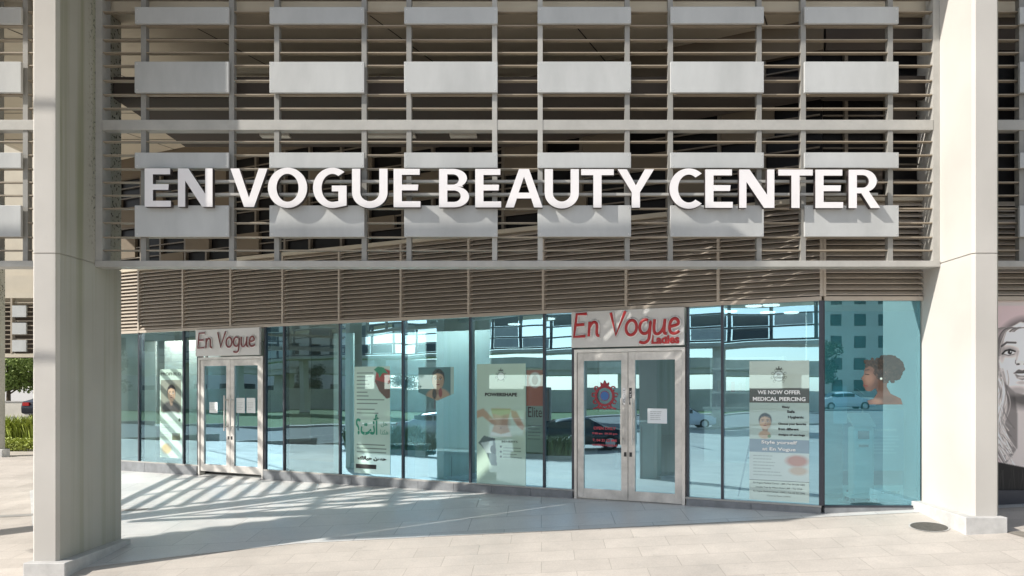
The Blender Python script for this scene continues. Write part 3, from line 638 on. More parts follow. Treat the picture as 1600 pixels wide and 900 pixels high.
# ---------------------------------------------------------------- red script signs
def stroke_glyphs():
    g = {}
    g['E'] = ([[(.50, 1), (.06, 1), (.03, .5), (0, 0), (.50, .02)], [(.03, .52), (.42, .54)]], .62)
    g['n'] = ([[(.02, .64), (.02, 0)], [(.02, .38), (.10, .56), (.22, .64), (.33, .56), (.35, .40), (.35, .12), (.40, .02), (.48, .02)]], .56)
    g['V'] = ([[(0, 1), (.27, .02), (.60, 1.04)]], .66)
    g['o'] = ([arc(.23, .32, .22, .32, 90, 450, 18)], .56)
    g['g'] = ([arc(.22, .34, .21, .30, 60, 360, 16) + [(.43, .66), (.43, -.10), (.38, -.28), (.22, -.36), (.04, -.30)]], .57)
    g['u'] = ([[(.02, .64), (.01, .2), (.08, .03), (.2, .0), (.33, .12), (.41, .3), (.43, .64)], [(.43, .64), (.42, .12), (.46, .02), (.54, .02)]], .60)
    g['e'] = ([[(.03, .30), (.36, .38)] + arc(.21, .40, .17, .24, 0, 180, 8)[1:] + [(.02, .26), (.08, .06), (.22, 0), (.36, .06), (.42, .12)]], .5)
    return g
SG = stroke_glyphs()
def smooth(pts, it=2):
    for _ in range(it):
        q = [pts[0]]
        for a, b in zip(pts, pts[1:]): q += [(a[0] * .75 + b[0] * .25, a[1] * .75 + b[1] * .25), (a[0] * .25 + b[0] * .75, a[1] * .25 + b[1] * .75)]
        q.append(pts[-1]); pts = q
    return pts
def script_word(word, parent, x, z, cap, r, m_front, m_back, y, sharp='EV', shear=.12, wide=1.0):
    cx = x
    for ch in word:
        if ch == ' ': cx += .34 * cap * wide; continue
        strokes, adv = SG[ch]
        for (mt, rad, yy, nm) in ((m_back, r * 1.9, y + .012, 'letter_backing'), (m_front, r, y, 'letter')):
            c = bpy.data.curves.new('c', 'CURVE'); c.dimensions = '3D'; c.bevel_depth = rad; c.bevel_resolution = 2; c.use_fill_caps = True
            for st in strokes:
                pts = st if ch in sharp else smooth(st)
                sp = c.splines.new('POLY'); sp.points.add(len(pts) - 1)
                for p, (a, b) in zip(sp.points, pts): p.co = (cx + (a * wide + b * shear) * cap, 0, z + b * cap, 1)
            t = bpy.data.objects.new('c', c); COL.objects.link(t); bpy.context.view_layer.update()
            me = bpy.data.meshes.new_from_object(t.evaluated_get(bpy.context.evaluated_depsgraph_get())); bpy.data.objects.remove(t); bpy.data.curves.remove(c)
            me.transform(Matrix.Diagonal((1, .30 if rad > r else .55, 1, 1))); me.materials.clear(); me.materials.append(mt); me.name = nm
            o = bpy.data.objects.new(nm, me); COL.objects.link(o); o.parent = parent; o.location = (0, yy, 0)
        cx += adv * cap * wide
    return cx
sg = empty('shop_sign', 'white sign board with red script En Vogue Ladies over the right double door', 'sign', SHOP_LOC, SHOP_RZ)
a, b = wl(897), wl(1071)
B(a, b, -.10, -.055, 2.125, 2.625).build('board', M['board'], sg, bevel=.003)
script_word('En Vogue', sg, a + .05, 2.275, .315, .021, M['red'], M['letter'], -.125, wide=1.10, shear=.07)
text_obj('Ladies', .14, M['red'], sg, (wl(1042), -.104, 2.155), width=.38, height=.12, off=.006, thick=.006)
sg2 = empty('shop_sign', 'white sign board with dark maroon script En Vogue over the left double door', 'sign', SHOP_LOC, SHOP_RZ)
a, b = wl(314), wl(413)
B(a, b, -.10, -.055, 2.14, 2.625).build('board', M['board'], sg2, bevel=.003)
script_word('En Vogue', sg2, a + .09, 2.29, .275, .017, M['dark_red'], M['letter'], -.125, wide=1.20, shear=.05)

# ---------------------------------------------------------------- printed posters
class Canvas:
    def __init__(s, w, h, ppm, bg):     # size in metres
        s.w, s.h = w, h; s.nx, s.ny = int(w * ppm), int(h * ppm)
        s.X, s.Z = np.meshgrid(np.linspace(0, w, s.nx), np.linspace(0, h, s.ny)); s.c = np.zeros((s.ny, s.nx, 3)) + np.array(s2l(bg)); s.a = np.ones((s.ny, s.nx)); s.px = w / s.nx
    def put(s, mask, col, al=1.0):
        k = (mask * al)[..., None]; s.c = s.c * (1 - k) + np.array(s2l(col)) * k
    def ell(s, cx, cz, rx, rz, col, soft=.15, rot=0, al=1):
        c, n = math.cos(R(rot)), math.sin(R(rot)); x = (s.X - cx) * c + (s.Z - cz) * n; z = -(s.X - cx) * n + (s.Z - cz) * c
        d = np.sqrt((x / rx) ** 2 + (z / rz) ** 2); s.put(np.clip((1 - d) / soft + .5, 0, 1), col, al)
    def poly_mask(s, pts, blur=0):
        m = np.zeros_like(s.X, bool); n = len(pts)
        for i in range(n):
            x0, z0 = pts[i]; x1, z1 = pts[(i + 1) % n]
            if z0 == z1: continue
            c = ((z0 > s.Z) != (z1 > s.Z)) & (s.X < (x1 - x0) * (s.Z - z0) / (z1 - z0) + x0); m ^= c
        m = m.astype(float)
        for _ in range(blur):
            m = (m + np.roll(m, 1, 0) + np.roll(m, -1, 0) + np.roll(m, 1, 1) + np.roll(m, -1, 1)) / 5
        return m
    def poly(s, pts, col, blur=1, al=1): s.put(s.poly_mask(pts, blur), col, al)
    def line(s, pts, wd, col, al=1, soft=1.0):
        d = np.full(s.X.shape, 9e9)
        for (x0, z0), (x1, z1) in zip(pts, pts[1:]):
            vx, vz = x1 - x0, z1 - z0; L2 = vx * vx + vz * vz + 1e-12; t = np.clip(((s.X - x0) * vx + (s.Z - z0) * vz) / L2, 0, 1)
            d = np.minimum(d, np.hypot(s.X - x0 - t * vx, s.Z - z0 - t * vz))
        s.put(np.clip((wd / 2 - d) / (s.px * soft) + .5, 0, 1), col, al)
    def build(s, name, parent=None, thick=.004, film=False):
        me = bpy.data.meshes.new(name); n = s.nx
        v = np.stack([s.X.ravel(), np.zeros(s.X.size), s.Z.ravel()], 1)
        idx = np.arange(s.nx * s.ny).reshape(s.ny, s.nx); f = np.stack([idx[:-1, :-1], idx[:-1, 1:], idx[1:, 1:], idx[1:, :-1]], -1).reshape(-1, 4)
        al = s.a.ravel(); f = f[(al[f].mean(1) > .5)]
        used = np.unique(f); rm = -np.ones(len(v), int); rm[used] = np.arange(len(used)); f = rm[f]; v = v[used]
        me.from_pydata(v.tolist(), [], f.tolist()); col = s.c.reshape(-1, 3)[used]
        ca = me.color_attributes.new('print', 'FLOAT_COLOR', 'POINT'); ca.data.foreach_set('color', np.concatenate([col, np.ones((len(col), 1))], 1).astype(np.float32).ravel())
        me.materials.append(M['print_film_dark' if film == 2 else 'print_film' if film else 'print']); o = bpy.data.objects.new(name, me); COL.objects.link(o)
        md = o.modifiers.new('t', 'SOLIDIFY'); md.thickness = thick; md.offset = -1
        if parent: o.parent = parent
        return o
def wall_thing(name, label, cat, px, py, d=.03, rz=0):
    """thing standing at a place on the slanted wall; local x along the wall"""
    s, z = wl(px, py); loc = (s * CT + d * ST, 10.718 - s * ST + d * CT, z)
    return empty(name, label, cat, loc, -TH + rz)
def face(c, cx, cz, r, skin=(214, 170, 140), hair=(60, 40, 32), lip=(170, 80, 80), bw=False, turn=0, hairy=1):
    sh = tuple(int(v * .72) for v in skin); hi = tuple(min(255, int(v * 1.08)) for v in skin)
    if hairy: c.ell(cx, cz + r * .28, r * .84, r * .98, hair, .2)
    c.ell(cx, cz - r * .75, r * .38, r * .8, sh, .25)
    c.ell(cx, cz, r * .74, r, skin, .08)
    c.ell(cx - r * .1 * turn, cz + r * .1, r * .45, r * .55, hi, .9, al=.5)
    c.ell(cx + r * .45, cz - r * .15, r * .3, r * .7, sh, .9, al=.6)
    if hairy: c.poly([(cx - r * .8, cz + r * .1), (cx - r * .72, cz + r * .8), (cx, cz + r * 1.22), (cx + r * .76, cz + r * .8), (cx + r * .82, cz + r * .05), (cx + r * .62, cz + r * .62), (cx - r * .1, cz + r * .78), (cx - r * .58, cz + r * .6)], hair, 2)
    for q in (-1, 1):
        ex = cx + q * r * .31 - turn * r * .08; ez = cz + r * .12
        c.ell(ex, ez, r * .15, r * .065, (235, 230, 225), .4); c.ell(ex, ez, r * .065, r * .065, (40, 30, 26), .3)
        c.line([(ex - r * .17, ez + r * .03), (ex, ez + r * .09), (ex + r * .17, ez + r * .03)], r * .05, (40, 28, 24))
        c.line([(ex - r * .2, ez + r * .2), (ex, ez + r * .27), (ex + r * .2, ez + r * .2)], r * .06, hair)
    nx = cx - turn * r * .12
    c.line([(nx + r * .05, cz + r * .1), (nx + r * .08, cz - r * .16)], r * .05, sh, .7, 2)
    c.ell(nx, cz - r * .2, r * .12, r * .05, sh, .6)
    c.ell(nx, cz - r * .46, r * .23, r * .075, lip, .4); c.line([(nx - r * .22, cz - r * .46), (nx + r * .22, cz - r * .46)], r * .03, tuple(int(v * .5) for v in lip))
def par_lines(c, x0, x1, z0, z1, n, col, wd, rnd, al=.8, right=False):
    for i in range(n):
        z = z1 - (z1 - z0) * (i + .5) / n; L = (x1 - x0) * rnd.uniform(.6, 1)
        xs = (x1 - L, x1) if right else (x0, x0 + L); x = xs[0]
        while x < xs[1]:
            w_ = rnd.uniform(.02, .06); c.line([(x, z), (min(x + w_, xs[1]), z)], wd, col, al); x += w_ + .012
def crest(c, cx, cz, r, col):
    c.ell(cx, cz, r * .62, r * .62, col, .1); c.ell(cx, cz, r * .54, r * .54, (238, 236, 230), .1)
    for q in (-1, 1):
        for k in range(4):
            t = R(-50 + 38 * k); c.line(arc(cx + q * r * .78 * math.cos(t), cz + r * .78 * math.sin(t), r * .14, r * .14, 0, 290, 8), r * .06, col)
    c.poly([(cx - r * .3, cz + r * .72), (cx - r * .36, cz + r * 1.1), (cx - r * .14, cz + r * .9), (cx, cz + r * 1.25), (cx + r * .14, cz + r * .9), (cx + r * .36, cz + r * 1.1), (cx + r * .3, cz + r * .72)], col, 0)
rnd = random.Random(5)
# 1 leftmost poster
def span(px0, px1, y0, y1, d):
    a = wl(px0); b = wl(px1); z0 = wl((px0 + px1) / 2, y1)[1]; z1 = wl((px0 + px1) / 2, y0)[1]; return a, b, z0, z1
a, b, z0, z1 = span(252, 287, 576, 714, 0)
p = wall_thing('poster', 'tall pale poster with a dark-haired portrait in the leftmost window', 'poster', 252, 714, -.012)
W_, H_ = b - a, z1 - z0; c = Canvas(W_, H_, 160, (206, 222, 205))
c.poly([(0.03, H_ * .52), (W_ - .03, H_ * .52), (W_ - .03, H_ * .88), (.03, H_ * .88)], (150, 146, 130), 0)
c.ell(W_ * .5, H_ * .55, W_ * .42, H_ * .09, (70, 62, 60), .3); face(c, W_ * .52, H_ * .72, H_ * .085, hair=(35, 28, 28))
c.ell(W_ * .5, H_ * .47, W_ * .4, H_ * .05, (225, 232, 225), .5)
c.poly([(W_ * .55, H_ * .20), (W_ * .9, H_ * .20), (W_ * .9, H_ * .28), (W_ * .55, H_ * .28)], (110, 110, 80), 0)
c.ell(W_ * .3, H_ * .1, W_ * .22, H_ * .06, (200, 160, 90), .5); c.ell(W_ * .88, H_ * .43, W_ * .05, W_ * .05, (40, 40, 40), .2)
par_lines(c, .05, W_ * .5, H_ * .24, H_ * .36, 3, (80, 90, 80), .006, rnd); par_lines(c, .05, W_ * .9, H_ * .01, H_ * .05, 2, (80, 90, 80), .005, rnd)
c.build('print', p, .002, True); text_obj('PROFHILO', .1, M['ink'], p, (W_ * .5, -.004, H_ * .93), width=W_ * .9, height=.06)
# 2 strawberry banner
a, b, z0, z1 = span(555, 611, 571, 738, 0)
p = wall_thing('banner', 'white hanging banner with green and black Arabic lines and a red strawberry', 'banner', 555, 738, -.012)
W_, H_ = b - a, z1 - z0; c = Canvas(W_, H_, 150, (222, 236, 222))
c.poly([(W_ * .58, H_ * .86), (W_ * .62, H_ * .95), (W_ * .8, H_ * .985), (W_, H_ * .96), (W_, H_ * .73), (W_ * .86, H_ * .72), (W_ * .68, H_ * .79)], (196, 52, 48), 1)
c.poly([(W_ * .58, H_ * .88), (W_ * .75, H_ * .86), (W_, H_ * .84), (W_, H_ * .71), (W_ * .9, H_ * .70), (W_ * .7, H_ * .77)], (112, 62, 50), 1)
c.poly([(W_ * .55, H_ * .97), (W_ * .68, H_ * .93), (W_ * .7, H_ * .89), (W_ * .8, H_ * .94), (W_ * .95, H_ * .93), (W_ * .82, H_ * .99), (W_ * .66, H_ * .999)], (38, 150, 110), 1)
for z in (.94, .905, .87, .835, .80, .76, .725, .69, .655, .60, .565): c_ = (70, 84, 78); par_lines(c, .06, W_ * (.55 if z > .7 else .85), H_ * (z - .01), H_ * (z + .01), 1, c_, .016, rnd)
for z in (.27, .235, .20): par_lines(c, .06, W_ * .9, H_ * (z - .01), H_ * (z + .01), 1, (60, 74, 68), .016, rnd)
c.build('print', p, .002, True)
text_obj('\u061F\uFE96\uFEE7\uFE83', .3, M['ink_green'], p, (W_ * .36, -.004, H_ * .37), width=W_ * .66, height=.34, mirror=False, off=.008)
text_obj('\uFEDE\uFEEB', .1, M['ink_green'], p, (W_ * .84, -.004, H_ * .45), width=W_ * .18, height=.09)
text_obj('\uFE8D\uFEAC\uFEDC\uFEEB', .1, M['ink_green'], p, (W_ * .84, -.004, H_ * .37), width=W_ * .22, height=.08)
text_obj('\uFEDA\uFE97\uFE8E\uFEF4\uFEA3 \uFEE6\uFEB4\uFEA3', .1, M['ink'], p, (W_ * .5, -.004, H_ * .13), width=W_ * .8, height=.08, off=.006)
B(.04, W_ * .62, -.006, -.002, H_ * .045, H_ * .085).build('black_bar', M['ink'], p)
# 3 hanging portrait
a, b, z0, z1 = span(655, 711, 573, 626, 0)
p = wall_thing('poster', 'hanging teal portrait with a pointed lower edge, between strawberry and body-care banners', 'poster', 655, 626, -.012)
W_, H_ = b - a, z1 - z0; c = Canvas(W_, H_, 170, (86, 128, 132))
c.ell(W_ * .55, H_ * .1, W_ * .34, H_ * .28, (186, 150, 124), .2); face(c, W_ * .55, H_ * .60, H_ * .27, hair=(32, 26, 26))
c.ell(W_ * .45, H_ * .2, W_ * .06, H_ * .16, (70, 50, 50), .4); c.ell(W_ * .62, H_ * .24, W_ * .05, H_ * .14, (150, 60, 60), .4)
c.poly([(W_ * .9, H_), (W_, H_), (W_, 0), (W_ * .9, 0)], (190, 205, 195), 0)
c.a = c.poly_mask([(0, H_ * .25), (W_ * .52, 0), (W_, H_ * .22), (W_, H_), (0, H_)]); c.build('print', p, .002, True)
# 4 body-care banner
a, b, z0, z1 = span(746, 822, 566, 760, 0)
p = wall_thing('banner', 'long pale banner with crest, POWERSHAPE heading and a bare midriff', 'banner', 746, 760, -.012)
W_, H_ = b - a, z1 - z0; c = Canvas(W_, H_, 130, (206, 220, 200))
crest(c, W_ * .5, H_ * .90, .10, (70, 76, 70))
c.poly([(W_ * .30, H_ * .64), (W_ * .70, H_ * .64), (W_ * .66, H_ * .57), (W_ * .63, H_ * .52), (W_ * .68, H_ * .46), (W_ * .72, H_ * .42), (W_ * .28, H_ * .42), (W_ * .32, H_ * .46), (W_ * .37, H_ * .52), (W_ * .34, H_ * .57)], (204, 166, 134), 3)
c.poly([(0, H_ * .62), (W_ * .14, H_ * .64), (W_ * .34, H_ * .56), (W_ * .42, H_ * .525), (W_ * .40, H_ * .50), (W_ * .30, H_ * .52), (W_ * .12, H_ * .575), (0, H_ * .56)], (196, 156, 124), 3)
c.poly([(W_ * .70, H_ * .63), (W_ * .82, H_ * .62), (W_ * .98, H_ * .50), (W_ * .94, H_ * .47), (W_ * .84, H_ * .50), (W_ * .72, H_ * .575)], (192, 150, 118), 3)
c.ell(W_ * .58, H_ * .52, W_ * .10, H_ * .09, (176, 134, 106), .9, al=.6); c.ell(W_ * .44, H_ * .58, W_ * .08, H_ * .06, (222, 190, 160), .9, al=.6); c.ell(W_ * .5, H_ * .485, W_ * .015, H_ * .006, (130, 92, 72), .8)
c.poly([(W_ * .30, H_ * .64), (W_ * .70, H_ * .64), (W_ * .68, H_ * .60), (W_ * .5, H_ * .585), (W_ * .32, H_ * .60)], (188, 194, 140), 3)
c.poly([(W_ * .28, H_ * .42), (W_ * .72, H_ * .42), (W_ * .70, H_ * .455), (W_ * .5, H_ * .435), (W_ * .30, H_ * .455)], (232, 232, 222), 2)
c.poly([(W_ * .03, H_ * .36), (W_ * .15, H_ * .42), (W_ * .38, H_ * .40), (W_ * .42, H_ * .18), (W_ * .3, H_ * .18), (W_ * .18, H_ * .3)], (88, 104, 104), 1)
c.poly([(W_ * .08, H_ * .36), (W_ * .33, H_ * .38), (W_ * .34, H_ * .28), (W_ * .2, H_ * .28)], (206, 214, 210), 1); c.ell(W_ * .34, H_ * .31, W_ * .06, H_ * .035, (40, 46, 48), .2)
par_lines(c, W_ * .55, W_ * .95, H_ * .24, H_ * .34, 4, (90, 100, 92), .012, rnd)
for z in (.335, .295, .255): c.ell(W_ * .5, H_ * z, .018, .018, (60, 70, 64), .3)
c.build('print', p, .002, True); text_obj('POWERSHAPE', .1, M['ink'], p, (W_ * .5, -.004, H_ * .74), width=W_ * .66, height=.055, off=.004); text_obj('BENEFITS', .06, M['ink'], p, (W_ * .68, -.004, H_ * .37), width=W_ * .32, height=.03)
# 5 brownish treatment poster
a, b, z0, z1 = span(823, 850, 575, 706, 0)
p = wall_thing('poster', 'narrow brown and grey-green poster reading Elite beside the body-care banner', 'poster', 823, 706, -.012)
W_, H_ = b - a, z1 - z0; c = Canvas(W_, H_, 150, (118, 142, 132))
c.poly([(0, H_ * .55), (W_, H_ * .55), (W_, H_ * .98), (0, H_ * .98)], (150, 86, 66), 1); c.ell(W_ * .5, H_ * .86, W_ * .34, H_ * .09, (206, 206, 200), .3); c.ell(W_ * .5, H_ * .86, W_ * .18, H_ * .06, (120, 96, 90), .3)
par_lines(c, W_ * .1, W_ * .9, H_ * .14, H_ * .34, 5, (60, 70, 66), .01, rnd)
c.build('print', p, .002, True); text_obj('Elite', .12, M['ink'], p, (W_ * .5, -.004, H_ * .42), width=W_ * .8, height=.15)
# 6 piercing poster
a, b, z0, z1 = span(1170, 1263, 561, 779, 0)
p = wall_thing('poster', 'large poster WE NOW OFFER MEDICAL PIERCING with crest, in the window before the teal one', 'poster', 1170, 779, -.012)
W_, H_ = b - a, z1 - z0; c = Canvas(W_, H_, 140, (222, 220, 208))
crest(c, W_ * .5, H_ * .89, .105, (84, 78, 70))
def band(f0, f1, col): c.poly([(-.01, H_ * f0), (W_ + .01, H_ * f0), (W_ + .01, H_ * f1), (-.01, H_ * f1)], col, 0)
band(.70, .805, (88, 78, 70)); band(.44, .70, (196, 202, 192)); band(.345, .44, (130, 140, 156)); band(.145, .345, (214, 212, 208)); band(.14, .146, (40, 40, 40))
face(c, W_ * .27, H_ * .56, W_ * .13, hair=(36, 34, 34)); c.ell(W_ * .26, H_ * .47, W_ * .1, H_ * .03, (200, 160, 130), .3); c.ell(W_ * .34, H_ * .46, W_ * .03, H_ * .012, (90, 120, 60), .3)
c.ell(W_ * .8, H_ * .29, W_ * .18, H_ * .04, (196, 120, 104), .5); c.ell(W_ * .82, H_ * .22, W_ * .15, H_ * .03, (206, 170, 150), .5)
par_lines(c, .05, W_ * .55, H_ * .17, H_ * .33, 7, (120, 124, 124), .008, rnd)
c.build('print', p, .002, True)
T = lambda t, fx, fz, fw, h, m_, al='CENTER', off=.0015: text_obj(t, h, m_, p, (W_ * fx, -.004, H_ * fz), width=W_ * fw, height=h, off=off, align=al)
T('WE NOW OFFER', .5, .763, .72, .050, M['ink_white']); T('MEDICAL PIERCING', .5, .715, .88, .050, M['ink_white'])
T('Easy', .62, .665, .13, .034, M['ink']); T('Safe', .70, .63, .13, .034, M['ink']); T('Hygienic', .78, .592, .26, .042, M['ink'])
T('Choose your favorite', .72, .545, .46, .034, M['ink']); T('from different', .66, .507, .34, .030, M['ink']); T('designs of earrings', .71, .468, .44, .032, M['ink'])
T('Style yorself', .5, .408, .60, .052, M['ink_white']); T('at En Vogue', .5, .360, .56, .052, M['ink_white'])
T('EN\nVOGUE', .5, .895, .15, .062, M['ink'], off=0)
T('En Vogue Medical Center - JBR | Tel: 04 430 1005', .5, .118, .86, .026, M['ink'], off=0); T('Double Tree by Hilton Hotel | JBR - The Walk', .5, .088, .78, .026, M['ink'], off=0)
T('En Vogue Medical Center - DIFC | Tel: 04 332 2995', .5, .058, .86, .026, M['ink'], off=0); T('Central Park | DIFC', .5, .03, .4, .02, M['brown_print'], off=0)
# easel beside it
p = wall_thing('easel', 'thin black folding easel behind the glass left of the piercing poster', 'easel', 1140, 786, .5)
MB().tube((0, 0, 0), (.30, .05, 1.45), .012).build('leg', M['black'], p); MB().tube((.62, 0, 0), (.32, .05, 1.45), .012).build('leg', M['black'], p); MB().tube((.31, .5, 0), (.31, .06, 1.4), .012).build('leg', M['black'], p)
MB().tube((.13, .0, .55), (.5, .0, .55), .012).build('crossbar', M['black'], p)
# door decal, right door left leaf
p = wall_thing('door_decal', 'red crest and opening hours decal on the left leaf of the ladies door', 'decal', 942, 690, -.022)
c = Canvas(.46, .62, 170, (150, 48, 58)); cx, cz, r = .23, .40, .13
al = np.zeros_like(c.a)
c2 = Canvas(.46, .62, 170, (0, 0, 0)); c2.c[:] = 0
def ring(cc, col): 
    cc.line(arc(cx, cz, r, r, 0, 360, 30), .035, col); cc.ell(cx, cz, .07, .07, col, .1)
    for q in (-1, 1):
        for t0 in (-65, -30, 5, 40):
            t = R(t0); cc.line(arc(cx + q * r * 1.25 * math.cos(t), cz + r * 1.25 * math.sin(t), .028, .028, 0, 300, 8), .016, col)
    cc.poly([(cx - .06, cz + r), (cx - .07, cz + r + .07), (cx - .03, cz + r + .04), (cx, cz + r + .10), (cx + .03, cz + r + .04), (cx + .07, cz + r + .07), (cx + .06, cz + r)], col, 0)
    cc.line([(cx - .16, cz - r - .05), (cx - .08, cz - r - .02), (cx, cz - r - .05), (cx + .08, cz - r - .02), (cx + .16, cz - r - .05)], .02, col)
ring(c2, (255, 255, 255)); c.a = c2.c[..., 0]; c.ell(cx, cz, .062, .062, (60, 110, 170), .2)
o = c.build('crest_print', p, .001); o.location = (-.20, 0, .24)
for t, z, w_, h in (('OPEN DAILY', .17, .33, .042), ('9:30 am  09:30 pm', .105, .37, .034), ('T: 04 33 22 995', .005, .36, .036), ('WWW.EN-VOGUE.AE', -.06, .37, .030)):
    text_obj(t, h, M['ink_red'], p, (.03, -.002, z), width=w_, height=h, off=.0008)
# door papers
p = wall_thing('notice', 'white paper notice on the right leaf of the ladies door', 'notice', 1012, 661, -.022)
c = Canvas(.27, .20, 150, (226, 232, 234)); par_lines(c, .04, .23, .04, .17, 5, (110, 116, 120), .007, rnd); c.build('sheet', p, .001)
for px, lb, tx, dx in ((976, 'small pale PUSH sticker on the left stile of the ladies door', 'PUSH', 0), (986, 'small black PULL sticker on the right stile of the ladies door', 'PULL', 0)):
    p = wall_thing('sticker', lb, 'sticker', px, 632, -.038)
    B(-.02, .02, 0, .002, 0, .23).build('label_film', M['paper'] if tx == 'PUSH' else M['black'], p)
    o = text_obj(tx, .03, M['ink'] if tx == 'PUSH' else M['ink_white'], p, (.012, -.001, .115), width=.17, height=.022); o.rotation_euler = (0, R(-90), 0)
for px, lb in ((372, 'left of two white notices on the right leaf of the left door'), (388, 'right of two white notices on the right leaf of the left door'), (330, 'white notice on the left leaf of the left door')):
    p = wall_thing('notice', lb, 'notice', px, 645, -.022)
    c = Canvas(.21, .27 if px > 340 else .2, 120, (228, 232, 230)); par_lines(c, .03, .18, .05, .2, 5, (150, 156, 156), .006, rnd); c.build('sheet', p, .001)
# last pane: curly profile, standing banner, machine trolley
def rp(px, d): D = YR + d; return (px - 846) * D / 1155
def rz_(py, d): D = YR + d; return CAMZ + (605 - py) * D / 1155
p = empty('portrait_cutout', 'cut-out print of a curly-haired profile facing left in the teal window', 'portrait', (rp(1343, -.01), YR - .01, rz_(632, -.01)))
W_, H_ = rp(1416, .06) - rp(1343, .06), rz_(555, .06) - rz_(632, .06); c = Canvas(W_, H_, 230, (44, 34, 30)); al = np.zeros_like(c.a)
skin = (112, 78, 66)
prof = [(.30, .82), (.16, .80), (.10, .70), (.09, .60), (.03, .52), (.07, .48), (.08, .42), (.07, .38), (.10, .34), (.14, .27), (.24, .26), (.34, .33), (.38, .24), (.30, .12), (.16, .08), (.2, 0), (.92, 0), (.88, .12), (.66, .22), (.58, .36), (.62, .62), (.5, .82)]
pts = [(x * W_, z * H_) for x, z in prof]; mk = c.poly_mask(pts); c.put(c.poly_mask(pts, 1), skin); al = np.maximum(al, mk)
c.ell(W_ * .45, H_ * .38, W_ * .16, H_ * .14, (84, 56, 46), .9, al=.85); c.ell(W_ * .2, H_ * .52, W_ * .10, H_ * .12, (158, 112, 94), .9, al=.7); c.ell(W_ * .6, H_ * .1, W_ * .22, H_ * .08, (88, 62, 52), .9, al=.7); c.ell(W_ * .35, H_ * .06, W_ * .12, H_ * .06, (170, 124, 104), .9, al=.6)
c.line([(W_ * .12, H_ * .61), (W_ * .20, H_ * .60)], .012, (30, 20, 18)); c.line([(W_ * .11, H_ * .69), (W_ * .2, H_ * .70)], .010, (40, 28, 24)); c.line([(W_ * .08, H_ * .385), (W_ * .17, H_ * .37)], .014, (120, 50, 50))
for k in range(420):
    t = rnd.uniform(0, 6.28); q = rnd.random() ** .5; x = W_ * (.62 + .30 * q * math.cos(t)); z = H_ * (.72 + .27 * q * math.sin(t)); 
    if x < W_ * .30 and z < H_ * .72: continue
    rr_ = rnd.uniform(.010, .024); d = np.hypot(c.X - x, c.Z - z); al = np.maximum(al, (d < rr_ * 1.3).astype(float)); g_ = rnd.choice(((28, 20, 18), (46, 34, 28), (66, 48, 38), (22, 17, 16), (30, 22, 20)))
    c.line(arc(x, z, rr_, rr_ * .8, rnd.uniform(0, 360), rnd.uniform(360, 640), 8), .006, g_)
for k in range(40):
    x = W_ * rnd.uniform(.12, .45); z = H_ * (.80 + rnd.uniform(-.04, .12)); rr_ = rnd.uniform(.012, .022); d = np.hypot(c.X - x, c.Z - z); al = np.maximum(al, (d < rr_ * 1.3).astype(float)); c.ell(x, z, rr_ * 1.3, rr_ * 1.3, (34, 25, 22), .5); c.line(arc(x, z, rr_, rr_, 0, 250, 8), .007, (76, 56, 42))
c.ell(W_ * .46, H_ * .52, .014, .014, (230, 230, 220), .5); c.a = al; c.build('print', p, .001, 2)
p = empty('roll_up_banner', 'blue and white standing banner low in the teal window beside the machine', 'banner', (rp(1317, .35), YR + .35, .14))
W_ = rp(1412, .35) - rp(1317, .35); H_ = rz_(640, .35) - .14; c = Canvas(W_, H_, 120, (96, 158, 176))
c.poly([(0, 0), (W_, 0), (W_, H_ * .16), (0, H_ * .16)], (226, 232, 228), 0); c.poly([(0, H_ * .16), (W_, H_ * .16), (W_, H_ * .32), (0, H_ * .32)], (34, 62, 84), 1)
c.poly([(W_ * .06, H_ * .04), (W_ * .2, H_ * .04), (W_ * .2, H_ * .11), (W_ * .06, H_ * .11)], (30, 60, 80), 0); par_lines(c, W_ * .5, W_ * .92, H_ * .5, H_ * .72, 6, (190, 214, 220), .008, rnd)
c.build('print', p); text_obj('TREATMENTS', .05, M['ink_white'], p, (W_ * .7, -.004, H_ * .76), width=W_ * .36, height=.03); text_obj('CANDIQUE', .05, M['ink'], p, (W_ * .78, -.004, H_ * .06), width=W_ * .3, height=.04)
B(-.02, W_ + .02, -.04, .08, -.03, 0.0).build('base_bar', M['steel'], p)
p = empty('treatment_machine', 'white beauty machine on a wheeled stand behind the teal glass', 'machine', (rp(1345, .22), YR + .22, .125))
B(-.13, .13, -.1, .1, .10, .95).build('cabinet_body', M['interior'], p, bevel=.03); B(-.17, .17, -.12, .12, .06, .11).build('foot', M['interior'], p, bevel=.01)
m = MB(); m.v = [(-.14, -.12, .95), (.14, -.12, .95), (.14, .1, 1.06), (-.14, .1, 1.06), (-.14, -.11, .97), (.14, -.11, .97), (.14, .1, 1.12), (-.14, .1, 1.12)]; m.f = [(0, 3, 2, 1), (4, 5, 6, 7), (0, 1, 5, 4), (1, 2, 6, 5), (2, 3, 7, 6), (3, 0, 4, 7)]; m.mi = [0] * 6
m.build('console', M['board'], p); B(-.08, .06, -.105, -.1005, .80, .90).build('screen_display', M['black'], p); B(-.07, .05, -.106, -.101, .70, .73).build('drawer', M['brown_print'], p)
for x in (-.14, .14):
    for y in (-.09, .09): MB().tube((x - .015, y, .03), (x + .015, y, .03), .03, 12).build('wheel', M['tyre'], p)
MB().tube((.05, .08, 1.05), (.07, .08, 1.35), .01).tube((.07, .08, 1.35), (-.05, .0, 1.42), .01).build('arm', M['steel'], p)
p = empty('notice', 'blank white sheet fixed inside the teal window left of the curly profile', 'notice', (rp(1302, .03), YR + .03, rz_(662, .03)))
B(0, .17, 0, .003, 0, .46).build('sheet', M['paper'], p)
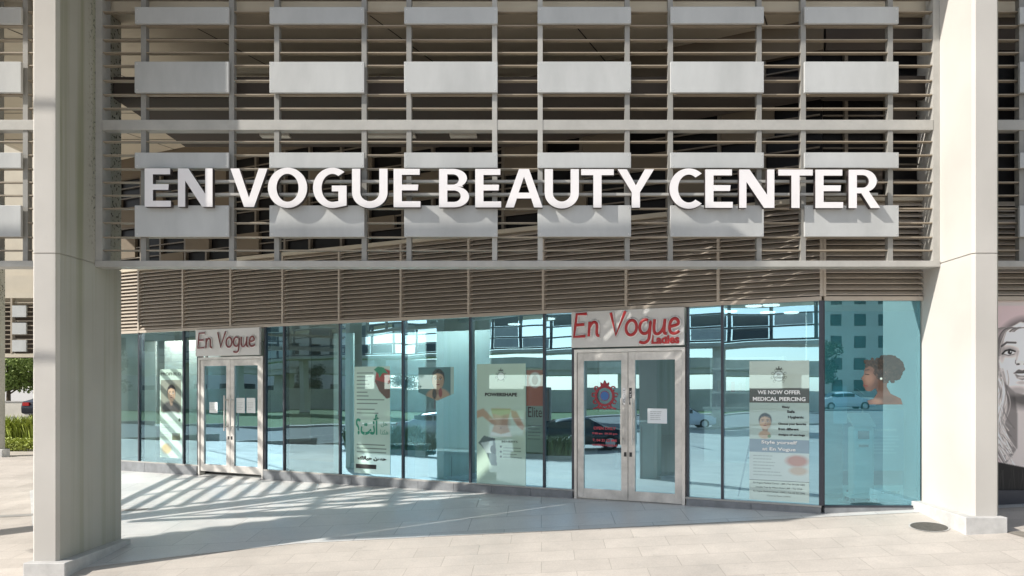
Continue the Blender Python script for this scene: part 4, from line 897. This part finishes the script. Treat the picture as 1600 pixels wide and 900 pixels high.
# pale curtain wall behind last pane
it2 = empty('display_backdrop', 'pale backdrop wall behind the teal window', 'partition', (3.6, YR + .95, .10))
B(0, 3.0, 0, .05, 0, 2.5).build('panel', M['interior'], it2)

# big black-and-white portrait, right bay
p = empty('portrait_poster', 'large black-and-white portrait of a wavy-haired face right of the sunlit pillar', 'poster', (rp(1514, -.012), YR - .012, rz_(768, -.012)))
k_ = (YR - .012) / 1155; W_, H_ = 190 * k_, 298 * k_; c = Canvas(W_, H_, 190, (186, 168, 168))
def q(px, py): return ((px - 1514) * k_, (768 - py) * k_)
def E_(px, py, rx, ry, v, soft=.4, rot=0, al=1): 
    x, z = q(px, py); col = v if isinstance(v, tuple) else (v, int(v * .96), int(v * .94)); c.ell(x, z, rx * k_, ry * k_, col, soft, rot, al)
def Lq(pts, wd, v, al=1, soft=1.5): c.line([q(*t) for t in pts], wd * k_, (v, int(v * .96), int(v * .94)), al, soft)
def Pq(pts, v, blur=2, al=1): c.poly([q(*t) for t in pts], (v, int(v * .96), int(v * .94)), blur, al)
Pq([(1514, 466), (1710, 466), (1710, 478), (1514, 478)], 176, 4)
E_(1604, 552, 50, 55, 84, .25)                                   # hair mass
Pq([(1556, 540), (1552, 600), (1545, 650), (1548, 700), (1568, 728), (1594, 722), (1606, 690), (1596, 640), (1580, 590)], 128, 5)
Pq([(1648, 540), (1662, 600), (1668, 660), (1660, 715), (1630, 735), (1616, 700), (1622, 640), (1636, 600)], 90, 4)
Pq([(1584, 600), (1626, 600), (1628, 650), (1662, 690), (1672, 740), (1560, 740), (1590, 700), (1590, 650)], 190, 4)   # neck, shoulders
E_(1602, 622, 30, 15, 60, .9, al=.85)
Pq([(1561, 566), (1562, 540), (1572, 516), (1594, 503), (1620, 508), (1638, 530), (1641, 562), (1634, 588), (1620, 606), (1602, 617), (1586, 613), (1572, 600), (1564, 584)], 212, 3)   # face
E_(1592, 526, 22, 13, 236, .9, al=.8); E_(1574, 577, 10, 15, 232, .9, al=.7); E_(1632, 575, 14, 34, 130, .9, al=.7); E_(1590, 611, 18, 7, 140, .9, al=.7)
E_(1598, 556, 5, 22, 240, .9, al=.7); E_(1566, 548, 4, 18, 150, .9, al=.6)
for ex in (1577, 1619):
    E_(ex, 549, 13, 8, 120, .9, al=.75); E_(ex, 551, 8.5, 3.2, 226, .3); E_(ex + 1, 550.5, 3.6, 3.4, 22, .3); E_(ex + 2.2, 549.5, 1, 1, 250, .5)
    Lq([(ex - 11, 553), (ex - 6, 548), (ex + 1, 546.3), (ex + 9, 549)], 2.8, 20); Lq([(ex - 10, 553), (ex - 1, 555.5), (ex + 8, 553)], 1.1, 70)
    Lq([(ex - 12, 541), (ex - 4, 535), (ex + 10, 535.5)] if ex < 1600 else [(ex + 12, 541), (ex + 4, 535), (ex - 10, 535.5)], 3.2, 84)
Lq([(1591, 549), (1588, 562)], 2.6, 160, .7, 3); E_(1597, 567, 8, 4.5, 206, .6); E_(1591, 569, 2.6, 1.5, 44, .6); E_(1602, 569, 2.4, 1.4, 44, .6); Lq([(1587, 563), (1586.5, 567), (1589, 570)], 1.4, 96)
Pq([(1584, 583), (1591, 577), (1597, 578.5), (1603, 577), (1612, 582), (1598, 583.5)], 92, 1); Pq([(1585, 584), (1598, 587), (1611, 583), (1605, 592), (1597, 594), (1589, 591)], 124, 1)
Pq([(1588, 583.5), (1598, 583.5), (1608, 582.5), (1604, 586), (1597, 587), (1591, 586)], 232, 1); Lq([(1584, 583), (1597, 583), (1612, 582)], 1.2, 34); E_(1596, 590, 6, 1.6, 196, .8, al=.8)
E_(1597, 598, 8, 2.6, 150, .9, al=.6)
r3 = random.Random(11)
for i in range(90):     # hair over the crown and down the far side
    t = r3.random(); x0 = r3.uniform(1566, 1640); pts = [(x0 + (1600 - x0) * .1 - 44 * math.sin(u * 1.5) * (1 if x0 < 1603 else -1) * .6, 512 - 14 * math.sin(u * 3.14) + 44 * u) for u in np.linspace(0, 1, 12)]
    Lq([(x, y) for x, y in pts if not (1564 < x < 1638 and y > 520)] or pts[:2], r3.uniform(.7, 1.8), r3.choice((50, 80, 120, 170, 205)), r3.uniform(.4, .8))
for i in range(70):
    x0 = r3.uniform(1548, 1562); am = r3.uniform(4, 16); ph = r3.uniform(0, 1.2); ln = r3.uniform(90, 140); y0 = r3.uniform(575, 600)
    pts = [(x0 + am * math.sin(ph + u * 5.2) + 26 * u * u + r3.uniform(-.2, .2), y0 + ln * u) for u in np.linspace(0, 1, 20)]; Lq(pts, r3.uniform(.8, 2.6), r3.choice((66, 110, 150, 196, 224, 236)), r3.uniform(.4, .8))
for i in range(40):
    x0 = r3.uniform(1630, 1655); am = r3.uniform(2, 6); pts = [(x0 + am * math.sin(u * 6) + 8 * u, 540 + 190 * u) for u in np.linspace(0, 1, 20)]; Lq(pts, r3.uniform(.8, 2.2), r3.choice((50, 90, 150, 200)), .6)
Pq([(1500, 770), (1500, 728), (1560, 722), (1610, 732), (1660, 722), (1710, 728), (1710, 770)], 26, 2)
for i in range(60): x = r3.uniform(1514, 1704); Lq([(x, 768), (x + r3.uniform(-6, 6), r3.uniform(726, 750))], .8, r3.choice((14, 50, 70)), .5)
c.c = np.clip(c.c ** 1.12 * 1.75, 0, .92)
c.build('print', p, .003)

# ---------------------------------------------------------------- manhole
e = empty('manhole_cover', 'round dark iron cover set in the pale paving near the sunlit pillar', 'manhole cover', (4.33, 8.26, gz(4.33, 8.26) + .004))
e.rotation_euler = (math.atan(.08), -math.atan(.048), 0)
m = MB(); m.tube((0, 0, -.02), (0, 0, .004), .19, 40); m.build('lid', M['cover'], e)
m = MB(); n = 40
for i in range(n):
    t0, t1 = 2 * math.pi * i / n, 2 * math.pi * (i + 1) / n
    m.quad([(.19 * math.cos(t0), .19 * math.sin(t0), .003), (.205 * math.cos(t0), .205 * math.sin(t0), .003), (.205 * math.cos(t1), .205 * math.sin(t1), .003), (.19 * math.cos(t1), .19 * math.sin(t1), .003)])
m.build('rim', M['plinth'], e)

# ---------------------------------------------------------------- vegetation
def leaves(m, cx, cy, cz, rx, ry, rz, n, size, rn, shell=.55):
    for _ in range(n):
        while True:
            a = Vector((rn.uniform(-1, 1), rn.uniform(-1, 1), rn.uniform(-1, 1)))
            if shell < a.length < 1: break
        p_ = Vector((cx + a.x * rx, cy + a.y * ry, cz + a.z * rz)); u = Vector((rn.gauss(0, 1), rn.gauss(0, 1), rn.gauss(0, 1))).normalized(); v = u.orthogonal().normalized(); s = size * rn.uniform(.6, 1.3)
        m.quad([p_ - u * s, p_ + v * s * .5, p_ + u * s, p_ - v * s * .5])
def tree(label, x, y, h, rad, mt, seed, group='trees beyond the plaza', n=2600):
    rn = random.Random(seed); g = gz(x, y); e = empty('tree', label, 'tree', (x, y, g), 0, group)
    t = MB(); t.tube((0, 0, -.1), (0, 0, h * .5), .16 * h / 5, 8, r2=.08 * h / 5)
    for k in range(6): an = k * 1.05; t.tube((0, 0, h * (.25 + .04 * k)), (math.cos(an) * rad * .6, math.sin(an) * rad * .6, h * (.5 + .05 * k)), .05 * h / 5, 6, r2=.02)
    t.build('trunk', M['bark'], e)
    c_ = MB()
    for k in range(16):
        an = rn.uniform(0, 6.28); q_ = rn.random() ** .5 * .7; leaves(c_, math.cos(an) * rad * q_, math.sin(an) * rad * q_, h * rn.uniform(.38, .88), rad * .36, rad * .36, h * .13, n // 16, .11 * h / 5, rn, .3)
    c_.build('crown', mt, e); return e
tree('light green bushy tree behind the low wall, left picture edge', -31.0, 43, 4.6, 2.9, M['leaf_mid'], 1, n=9000)
tree('dark green bushy tree behind the low wall, next to the light green one', -27.2, 44.5, 4.7, 2.6, M['leaf_dark'], 2, n=7000)
tree('yellow-green bushy tree farther back behind the low wall', -29.6, 50, 5.6, 2.8, M['leaf_light'], 3, n=7000)
def blades(label, x, y, w_, d_, h, n, mt, seed, name='ornamental_grass', rz=0, group=None):
    rn = random.Random(seed); e = empty(name, label, 'plant', (x, y, gz(x, y) + .12), rz, group); m = MB()
    for _ in range(n):
        bx, by = rn.uniform(-w_, w_), rn.uniform(-d_, d_); an = rn.uniform(0, 6.28); hh = h * rn.uniform(.6, 1.1); l = hh * rn.uniform(.2, .7); dx, dy = math.cos(an), math.sin(an); wd = .014 + .010 * h
        p0 = Vector((bx, by, -.05)); p1 = Vector((bx + dx * l * .35, by + dy * l * .35, hh * .7)); p2 = Vector((bx + dx * l, by + dy * l, hh)); sdv = Vector((-dy, dx, 0)) * wd
        m.quad([p0 - sdv, p0 + sdv, p1 + sdv, p1 - sdv]); m.quad([p1 - sdv, p1 + sdv, p2])
    m.build('foliage', mt, e); return e
blades('tall yellow-green strap-leaved clump behind the low border hedge, left picture edge', -13.55, 18.95, .9, .28, .72, 1100, M['leaf_light'], 4)
e = empty('hedge', 'low clipped yellowish border hedge in front of the strap-leaved clump', 'hedge', (-13.3, 18.35, gz(-13.3, 18.35)))
m = MB(); rn = random.Random(8)
for k in range(12): leaves(m, -1.1 + .2 * k, 0, .17, .2, .2, .17, 260, .035, rn, .2)
m.build('foliage', M['leaf_light'], e)
e = empty('low_wall', 'low cream garden wall before the far trees, left picture edge', 'wall', (-30, 39.8, gz(-30, 39.8)))
B(-12, 14, 0, .25, -.1, .78).build('wall_body', M['concrete'], e); B(-12, 14, -.03, .28, .78, .84).build('coping', M['kerbstone'], e)
# planters seen in the reflections
def planter(label, cx, cy, L, hseed, hh, mt):
    e = empty('planter', label, 'planter', (cx, cy, gz(cx, cy)), -math.atan2(6.6, 5.0)); 
    B(-L / 2, L / 2, -.5, -.4, -.1, .14).build('kerb_stone', M['kerbstone'], e); B(-L / 2, L / 2, .4, .5, -.1, .14).build('kerb_stone', M['kerbstone'], e); B(-L / 2, L / 2, -.4, .4, -.1, .08).build('soil', M['soil'], e)
    return e
for i, (cx, cy, L, hh, mt, nm) in enumerate([(-18.0, 4.2, 2.9, .95, 'leaf', 'dark rounded planting mirrored below the strawberry banner'), (-16.35, 1.95, 1.0, .8, 'leaf_light', 'bright green planting mirrored left of the body-care banner'), (-14.3, -.75, 2.2, .75, 'leaf', 'long green planting mirrored left of the ladies door')]):
    planter('kerbed bed holding the ' + nm, cx, cy, L + .3, i, hh, mt)
    blades(nm, cx, cy, L / 2, .35, hh, int(900 * L / 2), M[mt], 20 + i, 'shrub', -math.atan2(6.6, 5.0), 'planting along the forecourt')
blades('dark green planting mirrored right of the strawberry banner', -17.2, 3.0, .5, .35, .8, 500, M['leaf_dark'], 31, 'shrub', -.9, 'planting along the forecourt')

# ---------------------------------------------------------------- cars, signs and far buildings (in view through the mirror glass)
def car(label, x, y, rz, mt, group='cars parked and passing on the road'):
    e = empty('parked_car', label, 'car', (x, y, gz(x, y) + .01), rz, group)
    prof = [(-2.25, .32), (-2.27, .62), (-2.18, .86), (-1.55, .98), (-.85, 1.38), (-.2, 1.46), (.45, 1.42), (1.15, 1.0), (1.95, .84), (2.2, .66), (2.24, .34), (1.95, .24), (-2.0, .24)]
    bm = bmesh.new(); rows = []
    for yy, sc_ in ((-.88, .0), (-.80, .5), (-.62, 1), (.62, 1), (.80, .5), (.88, .0)):
        row = []
        for (px_, pz_) in prof:
            z = pz_
            if pz_ > 1.0 and sc_ < 1: z = 1.0 + (pz_ - 1.0) * (0.0 if sc_ == 0 else .8)
            y2 = yy * (1 if pz_ < 1.0 else .93)
            row.append(bm.verts.new((px_, y2, z)))
        rows.append(row)
    for r0, r1 in zip(rows, rows[1:]):
        for i in range(len(prof)): j = (i + 1) % len(prof); bm.faces.new((r0[i], r0[j], r1[j], r1[i]))
    for row in (rows[0], rows[-1]): bm.faces.new(row)
    bmesh.ops.remove_doubles(bm, verts=bm.verts, dist=.0005); bmesh.ops.recalc_face_normals(bm, faces=bm.faces)
    me = bpy.data.meshes.new('body'); bm.to_mesh(me); bm.free(); me.materials.append(mt); me.polygons.foreach_set('use_smooth', [True] * len(me.polygons))
    o = bpy.data.objects.new('body', me); COL.objects.link(o); o.parent = e
    md = o.modifiers.new('b', 'BEVEL'); md.width = .05; md.segments = 2
    for sd in (-1, 1):
        yw = sd * .80
        B(-1.3, -.35, yw - .012, yw + .012, 1.02, 1.30).build('side_window', M['car_glass'], e); B(-.28, .62, yw - .012, yw + .012, 1.02, 1.30).build('side_window', M['car_glass'], e)
        for wx in (-1.35, 1.4):
            w_ = MB(); w_.tube((wx, sd * .70, .32), (wx, sd * .905, .32), .32, 20); wo = w_.build('wheel', M['tyre'], e)
            MB().tube((wx, sd * .905, .32), (wx, sd * .915, .32), .2, 14).build('rim', M['rim'], wo)
        B(2.12, 2.24, sd * .62 - .16, sd * .62 + .16, .62, .74).build('headlight', M['lamp_clear'], e); B(-2.30, -2.2, sd * .62 - .15, sd * .62 + .15, .68, .84).build('tail_light', M['lamp_red'], e)
    m = MB(); m.quad([(.52, -.6, 1.42), (.52, .6, 1.42), (1.16, .68, 1.03), (1.16, -.68, 1.03)]); o = m.build('windscreen', M['car_glass'], e); o.location = (.02, 0, .02)
    m = MB(); m.quad([(-.92, -.6, 1.38), (-.92, .6, 1.38), (-1.5, .68, 1.02), (-1.5, -.68, 1.02)]); o = m.build('rear_window', M['car_glass'], e); o.location = (-.02, 0, .02)
    return e
AL = math.atan2(-6.6, 5.0)
car('white saloon mirrored in the glass beside the right leaf of the ladies door', -24.8, -21.2, AL, M['car_white'])
car('silver car mirrored below the hanging portrait', -26.3, -3.3, AL, M['car_silver'])
car('dark car mirrored in the pane just left of the ladies door', -15.9, -3.9, AL, M['car_dark'])
car('white car mirrored in the teal window below the curly profile', 24.5, -41.8, 0, M['car_white'])
car('dark car parked beyond the strap-leaved clump, left picture edge', -24.3, 38.0, 1.57, M['car_dark'])
car('silver car mirrored in the pane right of the ladies door', -15.5, -41.5, AL * .2, M['car_silver'])
# parking sign boards
def board_sign(label, x, y, rz, lines, w_=1.5, h=.75, z0=1.5):
    e = empty('road_sign', label, 'sign', (x, y, gz(x, y)), rz); 
    MB().tube((0, 0, 0), (0, 0, z0 + h), .04).build('post', M['grey_metal'], e); B(-w_ / 2, w_ / 2, -.06, -.04, z0, z0 + h).build('board', M['sign_blue'], e)
    for i, t in enumerate(lines): text_obj(t, .2, M['ink'], e, (0, -.064, z0 + h - .3 - .32 * i), width=w_ * .75, height=.17, off=.005)
    return e
board_sign('white sign board on a post, mirrored across the right door leaf', -15.1, -9.6, math.pi + .55, ['\uFEDE\uFEF4\uFEA3\uFEAE\uFEDF\uFE8D', 'Al Om'])
# cafe billboard (brown) mirrored left of the ladies door
e = empty('billboard', 'brown shop billboard mirrored beside the ladies door', 'billboard', (-19.5, -4.6, gz(-19, -4)), math.pi + .92)
B(-2.4, 2.4, 0, .1, .9, 2.75).build('board', mat('brown_board', (.16, .09, .07), .5), e)
B(-2.4, 2.4, -.01, 0, 2.3, 2.75).build('header', M['black'], e)
for x in (-2, 2): B(x - .06, x + .06, .11, .2, -.1, 2.7).build('post', M['grey_metal'], e)
text_obj('HUB', .3, M['ink_white'], e, (0, -.016, 2.42), width=1.0, height=.2); text_obj("Province's Story", .4, M['ink'], e, (0, -.006, 1.75), width=3.6, height=.3, off=.008); text_obj('www.', .3, M['ink_white'], e, (0, -.006, 1.15), width=.9, height=.2)
# flyover
e = empty('flyover', 'long pale concrete flyover mirrored across the glass, under the sky', 'bridge', (-70, -60, gz(-70, -60)), AL)
B(-120, 120, -4, 4, 4.6, 5.8).build('deck', M['concrete'], e); B(-120, 120, -4.3, -4.0, 5.4, 6.9).build('parapet', M['concrete'], e); B(-120, 120, 4.0, 4.3, 5.4, 6.9).build('parapet', M['concrete'], e)
for k in range(9): B(-100 + 25 * k, -98.6 + 25 * k, -2, 2, -.1, 4.6).build('pier', M['concrete'], e)
e = empty('covered_footbridge', 'elevated footbridge with checkered metal screens, mirrored along the top of the glass', 'bridge', (-50, -16.4, gz(-50, -16)), math.atan2(24.4, -80.3))
B(-52, 46, -.1, 3.0, 5.6, 5.85).build('deck', M['concrete'], e); B(-52, 46, -.1, 3.0, 8.6, 8.8).build('roof', M['concrete'], e)
for k in range(9): B(-50 + 11.5 * k, -49.3 + 11.5 * k, .8, 1.5, -.1, 5.6).build('column', M['concrete'], e)
rn = random.Random(12)
for k in range(33):
    x = -51.5 + 2.95 * k; B(x, x + .22, -.16, -.05, 5.9, 8.6).build('upright', M['mullion'], e)
m = MB(); [m.box(-51.5, 45.8, -.12, -.06, 5.9 + .9 * j, 6.02 + .9 * j) for j in range(4)]; m.build('rails', M['mullion'], e)
for k in range(33):
    x = -51.3 + 2.95 * k
    for j in range(3):
        if rn.random() < .45: B(x + .1, x + 2.6, -.2, -.14, 6.04 + .9 * j, 6.78 + .9 * j).build('panel', M['mullion'] if rn.random() < .5 else M['white_metal'], e)
e = empty('boundary_wall', 'long beige boundary wall mirrored below the flyover', 'wall', (-55, -48, gz(-55, -48)), AL)
B(-90, 90, 0, .3, -.1, 2.5).build('wall_body', M['concrete'], e)
def block(label, x, y, rz, w_, d_, h, mt, floors, bays, name='apartment_building'):
    e = empty(name, label, 'building', (x, y, gz(x, y)), rz); B(-w_ / 2, w_ / 2, 0, d_, -.2, h).build('wall', mt, e); B(-w_ / 2 - .3, w_ / 2 + .3, -.3, d_ + .3, h, h + .8).build('roof', mt, e)
    m = MB()
    for f_ in range(floors):
        for b_ in range(bays):
            cx = -w_ / 2 + w_ * (b_ + .5) / bays; cz = h * (f_ + .55) / floors; m.box(cx - w_ / bays * .24, cx + w_ / bays * .24, -.05, .1, cz - h / floors * .27, cz + h / floors * .27)
    o = m.build('windows', M['car_glass'], e); o['kind'] = 'stuff'; return e
block('cream apartment block mirrored in the teal window', 78, -118, math.pi, 60, 20, 52, M['facade'], 13, 14)
block('blue glass tower mirrored at the top of the pane before the corner', -70, -230, math.pi - .8, 34, 30, 120, M['tower'], 30, 6, 'tower')
block('cream apartment block standing behind the photographer to the left', -135, -20, math.pi / 2 + 0.0, 60, 20, 16, M['facade'], 4, 14)
for i, (x, y, h) in enumerate([(30, -62, 7), (42, -66, 8), (22, -66, 6), (-95, -38, 7), (-88, -20, 6), (-80, 5, 7)]):
    tree(['round tree mirrored left in the teal window', 'taller round tree mirrored right in the teal window', 'small round tree mirrored at the teal window edge', 'far tree on the lawn mirrored beside the flyover', 'far tree on the lawn across the road', 'far tree on the lawn beyond the left road'][i], x, y, h, h * .42, M['leaf_dark'], 40 + i, n=3200)
for x, y, lb in ((-52, -54, 'tall street lamp mirrored right of the ladies door'), (-60, -12, 'tall street lamp on the far side of the lawn')):
    e = empty('street_lamp', lb, 'street lamp', (x, y, gz(x, y))); MB().tube((0, 0, 0), (0, 0, 9), .09, 8, r2=.05).build('pole', M['grey_metal'], e); MB().tube((0, 0, 9), (1.2, 0, 9.3), .04).build('arm', M['grey_metal'], e); B(1.0, 1.7, -.1, .1, 9.25, 9.35).build('lamp_head', M['grey_metal'], e)

# neighbour building with grid screens, left picture edge
nb = empty('neighbour_building', 'cream neighbouring building with checkered metal balcony screens above the trees', 'building', (-19, 19.3, 0))
B(-9, 7.4, 0, .12, 2.35, 2.45).build('lower_rail', M['beige'], nb); B(-9, 7.4, 0, .12, 3.9, 4.05).build('upper_rail', M['beige'], nb)
B(-9, 7.4, .1, 8, 4.05, 4.5).build('slab', M['beige'], nb); B(-9, 7.4, 3.0, 3.2, 2.45, 4.05).build('wall', M['beige_dark'], nb)
m = MB(); [m.box(-9, 7.4, .03, .07, 2.45 + .12 * k, 2.475 + .12 * k) for k in range(1, 12)]; m.build('rails', M['slat'], nb)
rn = random.Random(9)
for k in range(20):
    x = -8.8 + .82 * k; B(x, x + .05, -.01, .1, 2.45, 3.9).build('upright', M['slat'], nb)
    for z in (2.5, 2.95, 3.4): 
        if rn.random() < .7: B(x + .06, x + .42, -.03, .02, z, z + .3).build('panel', M['white_metal'], nb)
B(-9, 7.4, .3, 8, 4.52, 12).build('upper_wall', M['beige'], nb); B(-9, 7.6, .1, 8.2, 12, 12.5).build('roof', M['beige'], nb)
for o in list(SC.objects):
    pass
